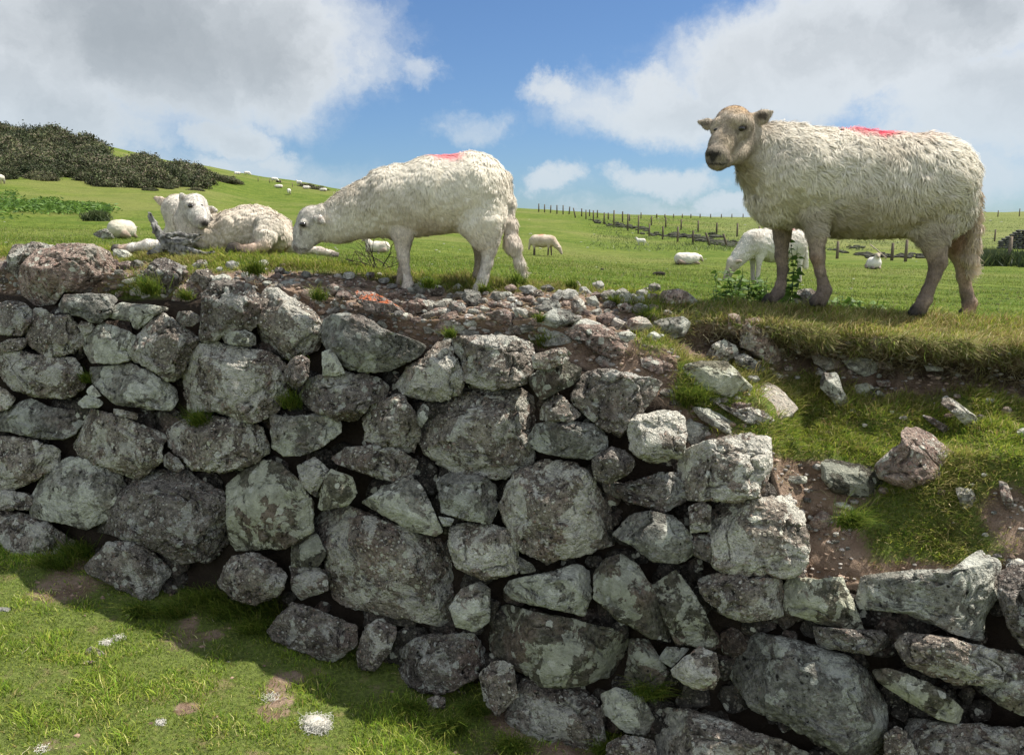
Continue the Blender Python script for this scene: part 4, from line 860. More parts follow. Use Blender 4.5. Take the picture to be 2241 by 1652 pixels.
# ---- the standing ewe
SHR = 9.5
Y0e = 3.20; S = px(Y0e); pr = []
chain(pr, S, [(1728, 378, 96), (1850, 392, 102), (2015, 405, 108)], 1.15, WOOL)
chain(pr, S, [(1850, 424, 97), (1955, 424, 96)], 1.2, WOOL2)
chain(pr, S, [(2035, 400, 96), (2050, 450, 80)], 1.05, WOOL)
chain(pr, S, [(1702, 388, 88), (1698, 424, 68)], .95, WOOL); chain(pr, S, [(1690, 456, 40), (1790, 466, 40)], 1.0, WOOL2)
chain(pr, S, [(1712, 345, 72), (1668, 325, 52, -.02), (1640, 300, 34, -.04)], .95, WOOL, 1, .05)
chain(pr, S, [(1685, 370, 62, -.02), (1632, 345, 30, -.05)], .9, WOOL2, 1, .04); chain(pr, S, [(1800, 330, 45), (1700, 320, 42)], 1.1, WOOL)
# head
chain(pr, S, [(1604, 274, 35, -.10), (1612, 282, 33, -.06)], 1.0, FACE, .12, .02); chain(pr, S, [(1606, 276, 35, -.08), (1628, 300, 33, -.03), (1650, 320, 36, -.01)], 1.0, FACE, .35, .03)
chain(pr, S, [(1599, 282, 32, -.11), (1580, 315, 23.5, -.15), (1569, 340, 22, -.18)], 1.0, FACE, 0, .02)
chain(pr, S, [(1570, 343, 21, -.18), (1568, 352, 18, -.18)], 1.0, FACE, 0, .015); chain(pr, S, [(1576, 356, 14, -.165), (1610, 336, 20, -.11), (1630, 315, 26, -.07)], 1.0, FACE, 0, .02)
chain(pr, S, [(1606, 266, 12, -.165), (1622, 264, 12, -.150), (1637, 272, 12, -.115)], .8, FACE, .0, .010); chain(pr, S, [(1571, 272, 13, -.13), (1564, 282, 10, -.13)], .8, FACE, 0, .012)
chain(pr, S, [(1556, 333, 9, -.20), (1576, 334, 9, -.20)], .8, (.10, .09, .08), 0, .01); chain(pr, S, [(1560, 352, 9, -.195), (1582, 352, 9, -.192)], .9, (.12, .11, .10), 0, .008)
EARD = (.20, .16, .13)
chain(pr, S, [(1638, 272, 7, -.07), (1652, 263, 13, -.08), (1671, 255, 12.5, -.09), (1690, 245, 3.5, -.09)], .36, FACE, 0, .010); chain(pr, S, [(1566, 274, 6, -.08), (1549, 272, 10, -.07), (1530, 267, 4, -.06)], .42, FACE, 0, .010)
a_, _ = S(1664, 257, 9, -.105); b_, _ = S(1675, 252, 6, -.115); pr.append((a_, b_, .010, .008, .45, EARD, 0, -1))
# legs
def leg(pts, col, ys=1.0, k=.012, wool=.0): chain(pr, S, pts, ys, col, wool, k)
leg([(1712, 470, 32, .09), (1712, 515, 17, .09), (1710, 560, 13, .09)], LEG, 1, .02); leg([(1710, 560, 13.5, .09), (1713, 590, 10.5, .09), (1709, 622, 10.5, .085), (1703, 640, 13, .08), (1692, 652, 11, .06)], LEG)
leg([(1785, 462, 44, -.08), (1786, 505, 26, -.10), (1787, 530, 18, -.10)], WOOL2, .9, .02, .8); leg([(1787, 525, 18, -.10), (1789, 560, 14.5, -.10), (1795, 595, 9.8, -.10), (1801, 618, 10, -.10), (1804, 635, 14, -.10), (1799, 650, 13, -.108)], LEG)
leg([(2030, 430, 76, -.03), (2035, 475, 58, -.08), (2043, 515, 38, -.10)], WOOL, .75, .03, 1); leg([(2042, 505, 33, -.10), (2047, 545, 21, -.10), (2053, 575, 17.5, -.10)], LEG, .8, .025, .1); leg([(2053, 573, 17.5, -.10), (2044, 605, 12.5, -.10), (2031, 635, 11.5, -.10), (2024, 656, 14, -.10), (2014, 670, 12.5, -.108)], LEG)
leg([(2080, 450, 45, .07), (2092, 520, 32, .08), (2100, 552, 24, .08)], (.52, .40, .31), .9, .03, .3); leg([(2098, 545, 21, .08), (2104, 568, 16, .08), (2109, 605, 13.5, .08), (2115, 640, 12, .08), (2122, 664, 14.5, .08), (2119, 680, 12.5, .072)], (.44, .32, .24))
for (u, v, r, dy) in [(1690, 661, 16, .06), (1798, 663, 18, -.105), (2014, 686, 18, -.105), (2118, 696, 18, .07)]: hooves(pr, S, u, v, r, dy)
# tail
chain(pr, S, [(2112, 370, 24, .0), (2130, 430, 16, .01), (2131, 500, 14, .02), (2124, 560, 16, .03), (2126, 595, 8, .03)], 1.2, (.74, .62, .50), 1, .015)
P3 = lambda u, v, dy=0.: unp(u, v, Y0e + dy)
paints = [(P3(1900, 289), np.array([.095, .17, .030]), (.82, .12, .18), .95), (P3(1612, 240, -.09), .06, (.55, .36, .19), .75), (P3(1590, 300, -.17), np.array([.028, .06, .06]), (.46, .36, .25), .5), (P3(1562, 336, -.22), np.array([.026, .045, .010]), (.025, .022, .02), .97), (P3(1561, 346, -.22), np.array([.009, .045, .014]), (.03, .027, .025), .9), (P3(1553, 352, -.22), np.array([.016, .05, .012]), (.10, .09, .085), .7), (P3(1570, 359, -.2), np.array([.032, .05, .0035]), (.02, .018, .016), .97), (P3(1590, 352, -.18), np.array([.014, .05, .0035]), (.03, .025, .02), .9), (P3(1560, 345, -.215), .013, (.05, .045, .04), .9), (P3(1572, 356, -.19), .016, (.12, .11, .10), .8),
          (P3(1667, 254, -.09), np.array([.022, .06, .013]), (.10, .08, .065), .97), (P3(1543, 271, -.07), np.array([.016, .06, .008]), (.17, .14, .11), .9), (P3(1624, 280, -.15), np.array([.021, .05, .009]), (.05, .04, .033), .95), (P3(1611, 289, -.16), np.array([.010, .05, .011]), (.12, .10, .08), .8), (P3(1604, 305, -.16), np.array([.012, .05, .02]), (.25, .20, .16), .6), (P3(1640, 300, -.1), np.array([.02, .05, .03]), (.33, .27, .22), .5), (P3(1592, 310, -.16), np.array([.03, .05, .07]), (.42, .34, .25), .5), (P3(1645, 345, -.02), np.array([.02, .05, .05]), (.30, .22, .17), .6), (P3(1635, 380, -.05), .05, (.50, .42, .26), .5),
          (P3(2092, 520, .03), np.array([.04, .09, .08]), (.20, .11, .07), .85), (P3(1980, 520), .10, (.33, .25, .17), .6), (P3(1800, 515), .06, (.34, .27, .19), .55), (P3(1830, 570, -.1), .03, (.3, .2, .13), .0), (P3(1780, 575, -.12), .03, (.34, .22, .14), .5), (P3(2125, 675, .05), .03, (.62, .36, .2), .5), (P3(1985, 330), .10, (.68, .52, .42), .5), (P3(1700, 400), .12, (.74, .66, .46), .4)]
for (pu, pv, dy) in [(1712, 600, .07), (1796, 620, -.12), (2030, 630, -.12), (2048, 590, -.12), (2114, 650, .06), (1703, 640, .05), (1795, 650, -.12)]: paints.append((P3(pu, pv, dy), .035, (.19, .145, .12), .6))
ewe = empty('sheep', tuple(unp(1900, 690, Y0e))); tag(ewe, 'large ewe standing on the turf bank with its head turned to the camera', 'sheep')
a_, _ = S(1552, 361, 2, -.235); b_, _ = S(1590, 356, 2, -.19); pr.append((a_, b_, .0032, .002, 1, FACE, 0, -1))
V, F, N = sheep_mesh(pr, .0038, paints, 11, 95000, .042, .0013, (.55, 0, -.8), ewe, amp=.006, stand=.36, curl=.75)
p = front_pt(V, 1624, 281, 3); eye(ewe, p + np.array([0, .0035, 0]), .0125); p = front_pt(V, 1566, 283, 3); eye(ewe, p + np.array([-.002, .003, 0]), .007)
# ---- the grazing lamb
SHR = 7.0
Y0l = 3.22; S = px(Y0l); pr = []
LW = (.77, .71, .60); LW2 = (.68, .61, .51); LF = (.66, .61, .54); LL_ = (.66, .58, .50)
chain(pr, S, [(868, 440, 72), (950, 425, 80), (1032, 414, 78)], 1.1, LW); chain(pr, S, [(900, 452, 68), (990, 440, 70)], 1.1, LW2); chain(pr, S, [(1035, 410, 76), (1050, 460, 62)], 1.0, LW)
chain(pr, S, [(880, 470, 54), (868, 480, 46)], 1.0, LW2); chain(pr, S, [(855, 440, 70), (790, 462, 57), (735, 484, 43), (708, 490, 36)], .85, LW, 1, .05)
chain(pr, S, [(700, 488, 34), (684, 486, 31)], .8, LF, .2, .03); chain(pr, S, [(684, 485, 30), (668, 510, 23, -.01), (657, 534, 15.5, -.02)], .85, LF, 0, .02); chain(pr, S, [(692, 503, 24), (669, 537, 12, -.01)], .8, LF, 0, .02); chain(pr, S, [(652, 538, 11.5, -.02), (655, 544, 10, -.02)], .9, LF, 0, .012)
chain(pr, S, [(690, 478, 6, -.06), (699, 480, 8, -.085), (706, 484, 5, -.10)], .6, LF, 0, .008)
chain(pr, S, [(664, 489, 9, -.05), (672, 492, 8, -.05)], .7, LF, 0, .01)
leg([(880, 480, 40, -.04), (881, 510, 23, -.06), (881, 540, 14.5, -.06)], LL_, .9, .02, .2); leg([(881, 538, 14.5, -.06), (883, 562, 12, -.06), (888, 590, 8, -.06), (892, 612, 8.5, -.06), (893, 628, 12, -.06), (887, 643, 11, -.068)], LL_)
leg([(888, 500, 22, .06), (884, 560, 10, .06), (878, 595, 7, .06), (874, 624, 9, .06)], (.5, .42, .34)); 
leg([(1050, 440, 62, -.04), (1056, 490, 48, -.07), (1064, 520, 32, -.075)], LW, .8, .04, 1); leg([(1062, 510, 28, -.075), (1066, 532, 20, -.075), (1070, 548, 15, -.075)], LL_, .85, .02, .1); leg([(1070, 546, 15, -.075), (1066, 575, 11.5, -.075), (1058, 605, 11, -.075), (1051, 632, 14, -.075), (1044, 646, 13, -.083)], (.68, .62, .55))
leg([(1050, 500, 30, .06), (1052, 560, 12, .07), (1044, 600, 8, .07), (1039, 625, 9, .07)], (.42, .35, .28))
for (u, v, r, dy) in [(884, 656, 15, -.065), (872, 640, 12, .06), (1043, 660, 17, -.08), (1038, 640, 12, .07)]: hooves(pr, S, u, v, r, dy)
chain(pr, S, [(1100, 395, 24, .0), (1114, 440, 17, -.01), (1115, 490, 18, -.02), (1121, 535, 22, -.03), (1136, 575, 13, -.03), (1146, 597, 6, -.03)], .9, LW2, 1, .02)
P3 = lambda u, v, dy=0.: unp(u, v, Y0l + dy)
paints = [(P3(985, 344), np.array([.06, .12, .022]), (.85, .25, .28), .85), (P3(644, 541, -.05), np.array([.010, .06, .014]), (.14, .11, .10), .8), (P3(661, 492, -.08), np.array([.016, .05, .010]), (.08, .06, .05), .9), (P3(656, 505, -.06), np.array([.005, .05, .016]), (.2, .16, .13), .7), (P3(660, 545, -.05), np.array([.018, .06, .004]), (.08, .06, .05), .9), (P3(701, 481, -.09), .012, (.22, .16, .13), .8), (P3(938, 500, -.1), .05, (.50, .40, .36), .4), (P3(1052, 645, -.08), .028, (.30, .20, .15), .6), (P3(884, 640, -.08), .02, (.45, .36, .28), .4), (P3(1120, 500, -.04), .06, (.62, .50, .42), .4), (P3(680, 470, -.02), .02, (.62, .5, .42), .3)]
lamb = empty('sheep', tuple(unp(960, 655, Y0l))); tag(lamb, 'cream lamb with a long woolly tail grazing on the rubble of the wall top', 'sheep')
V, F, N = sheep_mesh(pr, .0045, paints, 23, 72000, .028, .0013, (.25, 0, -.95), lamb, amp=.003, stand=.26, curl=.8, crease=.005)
eye(lamb, front_pt(V, 661, 493, 3) + np.array([0, .002, 0]), .0105)
# ---- the two lying lambs
SHR = 2.5
Y0a = 3.78; S = px(Y0a); pr = []; WW = (.70, .62, .51)
chain(pr, S, [(468, 512, 36), (520, 500, 42), (560, 496, 44)], 1.2, WW); chain(pr, S, [(560, 498, 45), (600, 514, 40)], 1.1, WW); chain(pr, S, [(470, 520, 34, -.03), (560, 520, 30, -.03)], 1.1, WW); chain(pr, S, [(590, 500, 38, -.03), (606, 522, 28, -.05)], 1.0, WW)
chain(pr, S, [(455, 500, 34), (425, 495, 30), (412, 480, 26)], 1.0, WW, .5, .04); chain(pr, S, [(415, 480, 27, -.02), (420, 455, 26, -.05)], 1.0, LF, .2, .03)
chain(pr, S, [(428, 450, 24.5, -.08), (436, 470, 20, -.13), (441, 484, 14.5, -.16)], 1.0, (.72, .67, .60), 0, .02); chain(pr, S, [(424, 470, 18, -.08), (438, 488, 11, -.14)], 1.0, (.72, .67, .60), 0, .02); chain(pr, S, [(412, 447, 8, -.14), (420, 449, 7, -.15)], .8, LF, 0, .01)
chain(pr, S, [(410, 446, 6, -.08), (401, 434, 8.5, -.09), (397, 427, 5, -.09)], .5, LF, 0, .008); chain(pr, S, [(452, 460, 6, -.05), (463, 459, 7, -.06), (473, 461, 4.5, -.07)], .5, LF, 0, .008)
chain(pr, S, [(420, 515, 30, -.02), (405, 530, 20, -.04)], 1.0, WW, .2, .03); chain(pr, S, [(408, 530, 17, -.05), (360, 538, 11, -.08), (325, 536, 11, -.10), (290, 541, 7.5, -.11), (268, 544, 8, -.11)], 1.0, (.80, .74, .66), 0, .015)
chain(pr, S, [(585, 500, 30, -.12), (580, 520, 20, -.18), (578, 534, 13, -.2)], .8, (.72, .66, .56), .9, .02); chain(pr, S, [(578, 536, 13, -.2), (553, 544, 9, -.22), (530, 545, 8.5, -.23)], 1.0, (.70, .52, .40), 0, .012)
chain(pr, S, [(575, 545, 10, -.17), (548, 552, 9, -.2)], 1.0, (.62, .46, .35), 0, .012); chain(pr, S, [(612, 535, 16, .0), (665, 545, 9, .0), (700, 549, 7.5, .0), (728, 555, 7, .0)], 1.0, (.80, .70, .60), 0, .015)
for (u, v, r, dy) in [(256, 546, 9, -.12), (514, 549, 14, -.25), (543, 554, 12, -.23), (738, 560, 6, 0)]: hooves(pr, S, u, v, r, dy)
P3 = lambda u, v, dy=0.: unp(u, v, Y0a + dy)
paints = [(P3(445, 488, -.2), np.array([.018, .05, .017]), (.03, .025, .022), .95), (P3(430, 480, -.2), np.array([.02, .05, .02]), (.34, .29, .26), .6), (P3(415, 449, -.18), np.array([.016, .06, .011]), (.12, .09, .08), .85), (P3(442, 447, -.18), np.array([.012, .06, .010]), (.25, .20, .17), .7), (P3(516, 552, -.26), np.array([.03, .05, .018]), (.03, .025, .02), .95), (P3(541, 557, -.24), np.array([.022, .05, .014]), (.03, .025, .02), .95), (P3(255, 547, -.13), np.array([.024, .05, .012]), (.05, .04, .035), .9), (P3(401, 433, -.1), .012, (.30, .25, .2), .7), (P3(464, 460, -.07), .010, (.36, .28, .2), .6), (P3(618, 535, -.05), .03, (.25, .10, .07), .8), (P3(270, 540, -.12), .02, (.6, .4, .28), .6)]
la = empty('sheep', tuple(unp(480, 555, Y0a))); tag(la, 'white-faced lamb lying on the wall top, looking round with folded hind leg', 'sheep')
V, F, N = sheep_mesh(pr, .0050, paints, 37, 45000, .024, .0014, (.4, 0, -.8), la, amp=.006, stand=.3, curl=1.0, crease=.010)
eye(la, front_pt(V, 416, 449, 3) + np.array([0, .002, 0]), .0105); eye(la, front_pt(V, 441, 447, 3) + np.array([.0, .004, 0]), .006)
Y0b = 4.02; S = px(Y0b); pr = []
chain(pr, S, [(388, 452, 25), (380, 462, 22), (378, 478, 14)], 1.0, LF, .3, .02); chain(pr, S, [(388, 458, 26), (402, 490, 28), (430, 515, 36)], 1.0, WW, .9, .04); chain(pr, S, [(430, 515, 36, .06), (540, 515, 38, .16)], 1.2, WW)
chain(pr, S, [(366, 447, 6, -.01), (353, 440, 8, -.01), (341, 434, 5, 0)], .5, (.74, .60, .48), 0, .01); chain(pr, S, [(376, 438, 4, -.02), (380, 431, 3.5, -.02)], 1, (.35, .28, .16), 0, .006); chain(pr, S, [(392, 500, 24), (350, 540, 14), (330, 546, 9)], 1.0, WW, .2, .02)
P3 = lambda u, v, dy=0.: unp(u, v, Y0b + dy)
lb = empty('sheep', tuple(unp(400, 555, Y0b))); tag(lb, 'lamb lying behind the white-faced one with only its turned head and one ear showing', 'sheep')
V, F, N = sheep_mesh(pr, .0055, [(P3(372, 445), .015, (.5, .36, .24), .6), (P3(388, 432), .02, (.5, .42, .3), .5)], 41, 12000, .018, .0018, (.3, 0, -.9), lb, amp=.005, stand=.3, curl=.8)
# ---- flock in the pasture
def flock(pos, head, pose, sc, h, label, seed, wool=WOOL, legc=LEG, mark=None, locks=0, group=None):
    hd = R(head); cs, sn = math.cos(hd), math.sin(hd)
    def T(x, y, z): return (pos[0] + sc * (x * cs - y * sn), pos[1] + sc * (x * sn + y * cs), pos[2] + sc * z)
    pr = []
    def cap(p, q, ra, rb, c, w, k=.04): pr.append((T(*p), T(*q), ra * sc, rb * sc, 1.0, c, w, k * sc))
    zb = .50 if pose in ('stand', 'graze') else .21
    cap((-.26, 0, zb), (.0, 0, zb - .01), .20, .21, wool, 1); cap((0, 0, zb - .01), (.26, 0, zb), .21, .18, wool, 1)
    if pose == 'graze': nk, hd0, hd1 = ((.32, 0, zb), (.55, 0, .27)), (.57, 0, .25), (.65, 0, .08)
    elif pose == 'down': nk, hd0, hd1 = ((.28, 0, .26), (.46, 0, .25)), (.50, .03, .22), (.60, .1, .12)
    elif pose == 'lie': nk, hd0, hd1 = ((.25, 0, .28), (.38, 0, .46)), (.40, 0, .50), (.54, 0, .43)
    else: nk, hd0, hd1 = ((.30, 0, .56), (.46, 0, .74)), (.48, 0, .79), (.62, 0, .71)
    cap(nk[0], nk[1], .145, .085, wool, 1); cap(hd0, hd1, .075, .042, FACE, 0, .03)
    for s_ in (-1, 1): e0 = np.array(hd0) + (0, s_ * .06, .03); e1 = e0 + (-.02, s_ * .09, .01); cap(e0, e1, .028, .018, FACE, 0, .01)
    if pose in ('stand', 'graze'):
        for x, dx in ((.24, .02), (-.30, -.03)):
            for s_ in (-1, 1): cap((x, s_ * .10, zb - .08), (x + dx * s_, s_ * .10, .26), .075, .034, wool, .6, .03); cap((x + dx * s_, s_ * .10, .26), (x + dx * s_ * 1.6, s_ * .10, .03), .032, .026, legc, 0, .01)
        cap((-.44, 0, zb + .03), (-.49, 0, .22), .05, .035, wool, 1)
    else:
        for s_ in (-1, 1): cap((.26, s_ * .12, .08), (.42, s_ * .10, .04), .055, .035, legc, 0, .03); cap((-.30, s_ * .16, .10), (-.12, s_ * .20, .05), .09, .04, legc, .3, .03)
    root = empty('sheep', tuple(pos)); tag(root, label, 'sheep', group)
    paints = [(np.array(T(*mark)), .10 * sc, (.62, .16, .14), .85)] if mark else []
    paints.append((np.array(T(*hd1)), .035 * sc, (.2, .17, .15), .7))
    sheep_mesh(pr, h, paints, seed, locks, .03, .004, (-cs * .5, -sn * .5, -.8), root, amp=.012)
def g_at(u, v): return fieldUV(u, v)
flock(g_at(1188, 561), -18, 'graze', 1.02, .022, 'tan sheep with dark legs and a red marked back, grazing far behind the lamb', 61, (.58, .48, .37), (.12, .09, .07), (-.05, 0, .70))
flock(g_at(826, 554), 172, 'lie', .78, .02, 'lamb lying in the pasture seen under the grazing lamb\'s belly', 62)
flock(g_at(1402, 538), 172, 'stand', .62, .022, 'small white lamb standing alone far out in the middle of the pasture', 63, (.82, .78, .70), (.6, .54, .46))
flock(g_at(1503, 579), 5, 'down', .95, .022, 'sheep lying with its head to the ground in the middle of the pasture', 64, (.76, .71, .62))
flock(g_at(1912, 589), -100, 'lie', .92, .022, 'sheep lying facing the camera by the fence, under the ewe\'s belly', 65, (.82, .78, .70))
flock(fieldP(1688, 11.6), 196, 'graze', 1.12, .014, 'pale sheep with a pink rump grazing behind the nettles', 66, (.72, .68, .60), (.6, .54, .46), (-.16, 0, .70), 9000)
flock(g_at(270, 522) , 90, 'down', 1.0, .02, 'sheep lying with its back to the camera beside the low grey rock', 67, (.60, .55, .44))
flock(g_at(3, 404), 100, 'graze', 1.1, .04, 'sheep below the gorse at the picture\'s left edge', 68)
D_ = [(601, 400, 10, 'graze', 'upper left of the hill flock, beside the dark lamb'), (611, 412, 190, 'down', 'lying just below the topmost sheep of the hill'), (655, 408, 150, 'stand', 'standing left of the far round bush'), (670, 414, 10, 'down', 'lying under the far round bush'), (633, 428, 95, 'graze', 'lowest of the hill flock, seen end on'), (708, 420, 170, 'down', 'lying at the foot of the hill skyline'), (519, 383, 10, 'down', 'white dot on the skyline above the lone gorse'), (541, 386, 10, 'graze', 'on the skyline right of the lone gorse')]
for i, (u, v, hd, ps, lab) in enumerate(D_): flock(g_at(u, v), hd, ps, 1.15, .055, 'tiny distant sheep ' + lab, 80 + i, (.82, .78, .7))
flock(g_at(610, 400), 190, 'down', .9, .055, 'tiny dark lamb beside a distant sheep on the hill', 95, (.05, .045, .04), HOOF)
# ---------------------------------------------------------------- things of the pasture
WD = (.20, .16, .12)
def post(u, v, hpx, lean=0.0, Y=None, w=.045):
    p = fieldUV(u, v) if Y is None else fieldP(u, Y); hgt = hpx / FPX * p[1]; A = Acc(); tp = p + np.array([lean * hgt, 0, hgt]); A.tube(np.array([p - [0, 0, .1], p * .5 + tp * .5, tp]), [w, w * .97, w * .85], 7, np.array(WD) * rng.uniform(.6, 1.2)); return A, p, tp
def fence(name, label, L, w=.045, wires=3):
    root = empty(name, tuple(fieldUV(L[0][0], L[0][1]))); tag(root, label, 'fence'); tops = []
    for q in L:
        A, p, tp = post(*q, w=w); A.build('post', M['wood'], root, origin=p); tops.append((p, tp))
    A = Acc()
    for (p0, t0), (p1, t1) in zip(tops[:-1], tops[1:]):
        for k in np.linspace(.35, .95, wires): A.tube(np.array([p0 + (t0 - p0) * k, (p0 + (t0 - p0) * k + p1 + (t1 - p1) * k) / 2 - [0, 0, .03], p1 + (t1 - p1) * k]), .004, 3, (.16, .15, .14))
    A.build('wires', M['wire'], root)
z6 = lambda x, y: ((1500 + x / 2.801) * .7411, (560 + y / 2.801) * .7411)
def z6l(L): return [(*z6(x, b), (b - t) / 2.801 * .7411, ln) for (x, t, b, ln) in L]
near = z6l([(255, 120, 186, 0), (303, 125, 190, 0), (352, 135, 196, .05), (405, 133, 204, 0), (456, 133, 208, 0), (505, 147, 206, .1), (560, 158, 237, -.25), (610, 160, 225, 0), (645, 175, 250, 0), (706, 178, 270, 0), (795, 200, 292, 0), (875, 178, 320, 0), (990, 210, 345, 0), (1078, 220, 370, 0), (1168, 290, 393, 0), (1280, 307, 415, 0), (1403, 315, 437, 0), (1529, 343, 457, 0), (1670, 362, 468, -.35), (1815, 373, 483, -.35), (1990, 400, 466, -.5)])
z7 = lambda x, y: ((2200 + x / 2.7197) * .7411, (560 + y / 2.7197) * .7411)
def z7l(L): return [(*z7(x, b), (b - t) / 2.7197 * .7411, ln) for (x, t, b, ln) in L]
near += z7l([(458, 330, 540, 0), (740, 420, 558, 0), (1178, 432, 570, 0), (1288, 405, 580, 0), (1560, 400, 590, 0), (2115, 385, 612, 0)])
fence('fence', 'old post and wire fence nearest the camera, running down beside the broken bank', near, .085)
mid = z6l([(675, 170, 225, 0), (740, 172, 235, 0), (830, 195, 250, 0), (947, 185, 270, 0), (1005, 208, 262, 0), (1100, 193, 240, 0), (1186, 225, 300, 0), (1305, 240, 320, 0), (1432, 250, 335, 0), (1572, 262, 355, 0), (1725, 278, 375, 0), (1895, 285, 392, 0), (2075, 305, 410, 0)]) + z7l([(250, 300, 400, 0), (648, 380, 438, 0), (1400, 350, 460, 0), (1815, 345, 472, 0), (2003, 325, 420, 0)])
fence('fence', 'second post and wire fence, just behind the broken bank', mid, .09)
farp = z6l([(x, 204, 236, 0) for x in (1230, 1298, 1370, 1442, 1513, 1589, 1676, 1765, 1852, 1944)]) + z7l([(1858, 172, 215, 0), (2030, 172, 222, 0), (2202, 158, 220, 0)])
fence('fence', 'distant fence along the skyline at the right', farp, .12, 2)
sky_l = [(u, 419 - (700 - u) * .16, 9, 0) for u in range(565, 700, 25)]
fence('fence', 'distant fence on the left hill skyline', sky_l, .05, 2)
# collapsed stone bank along the fence
A = Acc(); r5 = np.random.default_rng(15); Vs, Fs = CS[7]
def heap(x0, y0, x1, y1, n, s, zf):
    for i in range(n):
        t = r5.random(); x = x0 + (x1 - x0) * t; y = y0 + (y1 - y0) * t + r5.normal(0, 7); p = fieldUV(*zf(x, y)); k = s * r5.uniform(.5, 1.3) / FPX * p[1]
        V = Vs * k * np.array([1.5, 1.2, .6]) * (1 + .35 * fbm(Vs * 1.7 + r5.uniform(0, 50), i, 2))[:, None] + p + [0, 0, k * .3]; q = np.vstack([Fs[:, [0, 1, 2]], Fs[:, [0, 2, 3]]]); A.add(V, q, np.array((.055, .055, .04)) * r5.uniform(.4, 1.5))
for h_ in [(640, 245, 880, 310, 26, 3, z6), (880, 300, 1150, 335, 60, 4, z6), (1100, 360, 1330, 395, 20, 3.5, z6), (1330, 385, 1560, 400, 60, 5, z6), (1560, 415, 1860, 470, 110, 5, z6), (1680, 380, 1760, 395, 14, 5, z6), (1860, 440, 2060, 470, 26, 4, z6), (880, 530, 1460, 545, 100, 4.5, z7), (820, 465, 940, 470, 12, 4, z7), (620, 470, 860, 520, 16, 3.5, z7)]: heap(*h_)
o = A.build('stone_bank', M['wood']); tag(o, 'low collapsed bank of dark stones under the fence', 'bank', kind='stuff')
# fallen rail
A = Acc(); p = fieldUV(*z7(1000, 500)); q = fieldUV(*z7(1135, 560)); A.tube(np.array([p + [0, 0, .5], (p + q) / 2 + [0, 0, .3], q + [0, 0, .05]]), .04, 6, (.3, .26, .18)); o = A.build('fallen_rail', M['wood']); tag(o, 'loose wooden rail leaning behind the sheep that lies by the fence', 'rail')
# far wall with gateway at the right edge
A = Acc()
p0 = fieldUV(2183, 546); p1 = fieldUV(2330, 546)
for r in range(9):
    zz = r * .17; xs = p0[0] + max(0, r - 3) * .28
    while xs < p1[0]:
        k = r5.uniform(.16, .30); V = Vs * np.array([k, .25, .10]) * (1 + .2 * fbm(Vs * 1.7 + xs, r, 2))[:, None] + [xs + k, p0[1] + r5.uniform(-.05, .05), p0[2] + zz + .1]; A.add(V, np.vstack([Fs[:, [0, 1, 2]], Fs[:, [0, 2, 3]]]), np.array((.13, .13, .12)) * r5.uniform(.5, 1.3)); xs += k * 1.8
o = A.build('field_wall', M['wood']); tag(o, 'piece of dark field wall beyond the fence at the right edge', 'wall')
# bushes
def bush_mesh(seed, cols, leaf=.062, n=9500, sq=(1.3, 1.0, .85), stems=True):
    r = np.random.default_rng(seed); D = r.normal(0, 1, (n, 3)); D /= np.linalg.norm(D, axis=1)[:, None]; D[:, 2] = abs(D[:, 2]) * 1.0
    rad = (1 + .75 * fbm(D * 2.6 + seed, seed, 4)) * (1 - .30 * r.random(n) ** 2); P = D * rad[:, None] * np.array(sq)
    P += .09 * r.normal(0, 1, (n, 3)); a = r.normal(0, 1, (n, 3)); a /= np.linalg.norm(a, axis=1)[:, None]; b = np.cross(a, D + .5 * r.normal(0, 1, (n, 3))); b /= np.linalg.norm(b, axis=1)[:, None] + 1e-9
    s = leaf * r.uniform(.5, 1.3, n)[:, None]; V = np.stack([P - a * s, P + b * s * .6, P + a * s, P - b * s * .6], 1).reshape(-1, 3); F = (np.arange(n)[:, None] * 4 + np.arange(4)[None]); F = np.vstack([F[:, [0, 1, 2]], F[:, [0, 2, 3]]])
    C = np.array(cols)[r.integers(0, len(cols), n)] * (.55 + 1.0 * np.clip(fbm(P * 2.2, seed + 3, 3) + .45, 0, 1))[:, None]; return V, F, np.repeat(C, 4, 0)
GC = [(.050, .062, .026), (.075, .090, .035), (.100, .105, .048), (.13, .11, .075), (.035, .044, .022)]
bushes = []
for s in range(4):
    V, F, C = bush_mesh(200 + s, GC); o = mk('gorse_bush', V, F, M['bush'], None, C, False); bushes.append(o)
r6_ = np.random.default_rng(66); first = [True] * 4; nb = 0
gskyl = lambda u: np.interp(u, [-300, 0, 60, 180, 260, 300, 330, 400, 440], [255, 278, 292, 312, 352, 368, 350, 366, 392]); gbase = lambda u: np.interp(u, [-300, 0, 100, 200, 280, 350, 430], [400, 400, 402, 405, 418, 415, 412])
def put_bush(u, v, rpx, label, group, sq=1.0):
    global nb
    k = nb % 4; p = fieldUV(u, v); s = rpx / FPX * p[1]
    if first[k]: o = bushes[k]; first[k] = False
    else: o = bushes[k].copy(); SC.collection.objects.link(o)
    o.location = p - np.array([0, 0, .12 * s]); o.scale = (s, s, s * sq); o.rotation_euler = (0, 0, r6_.uniform(0, 6.28)); tag(o, label, 'bush', group); nb += 1
for i in range(250):
    for _ in range(20):
        u = r6_.uniform(-260, 425); t = r6_.random() ** .9; v = gskyl(u) + 10 + (gbase(u) - gskyl(u) - 16) * t
        if not (215 < u < 330 and v < 352) and not (u > 330 and v < 372): break
    put_bush(u, v, r6_.uniform(19, 36) * np.interp(v, [270, 410], [.85, 1.15]), 'dark gorse bush in the dense thicket on the left hillside', 'gorse thicket on the left hillside', r6_.uniform(.8, 1.2))
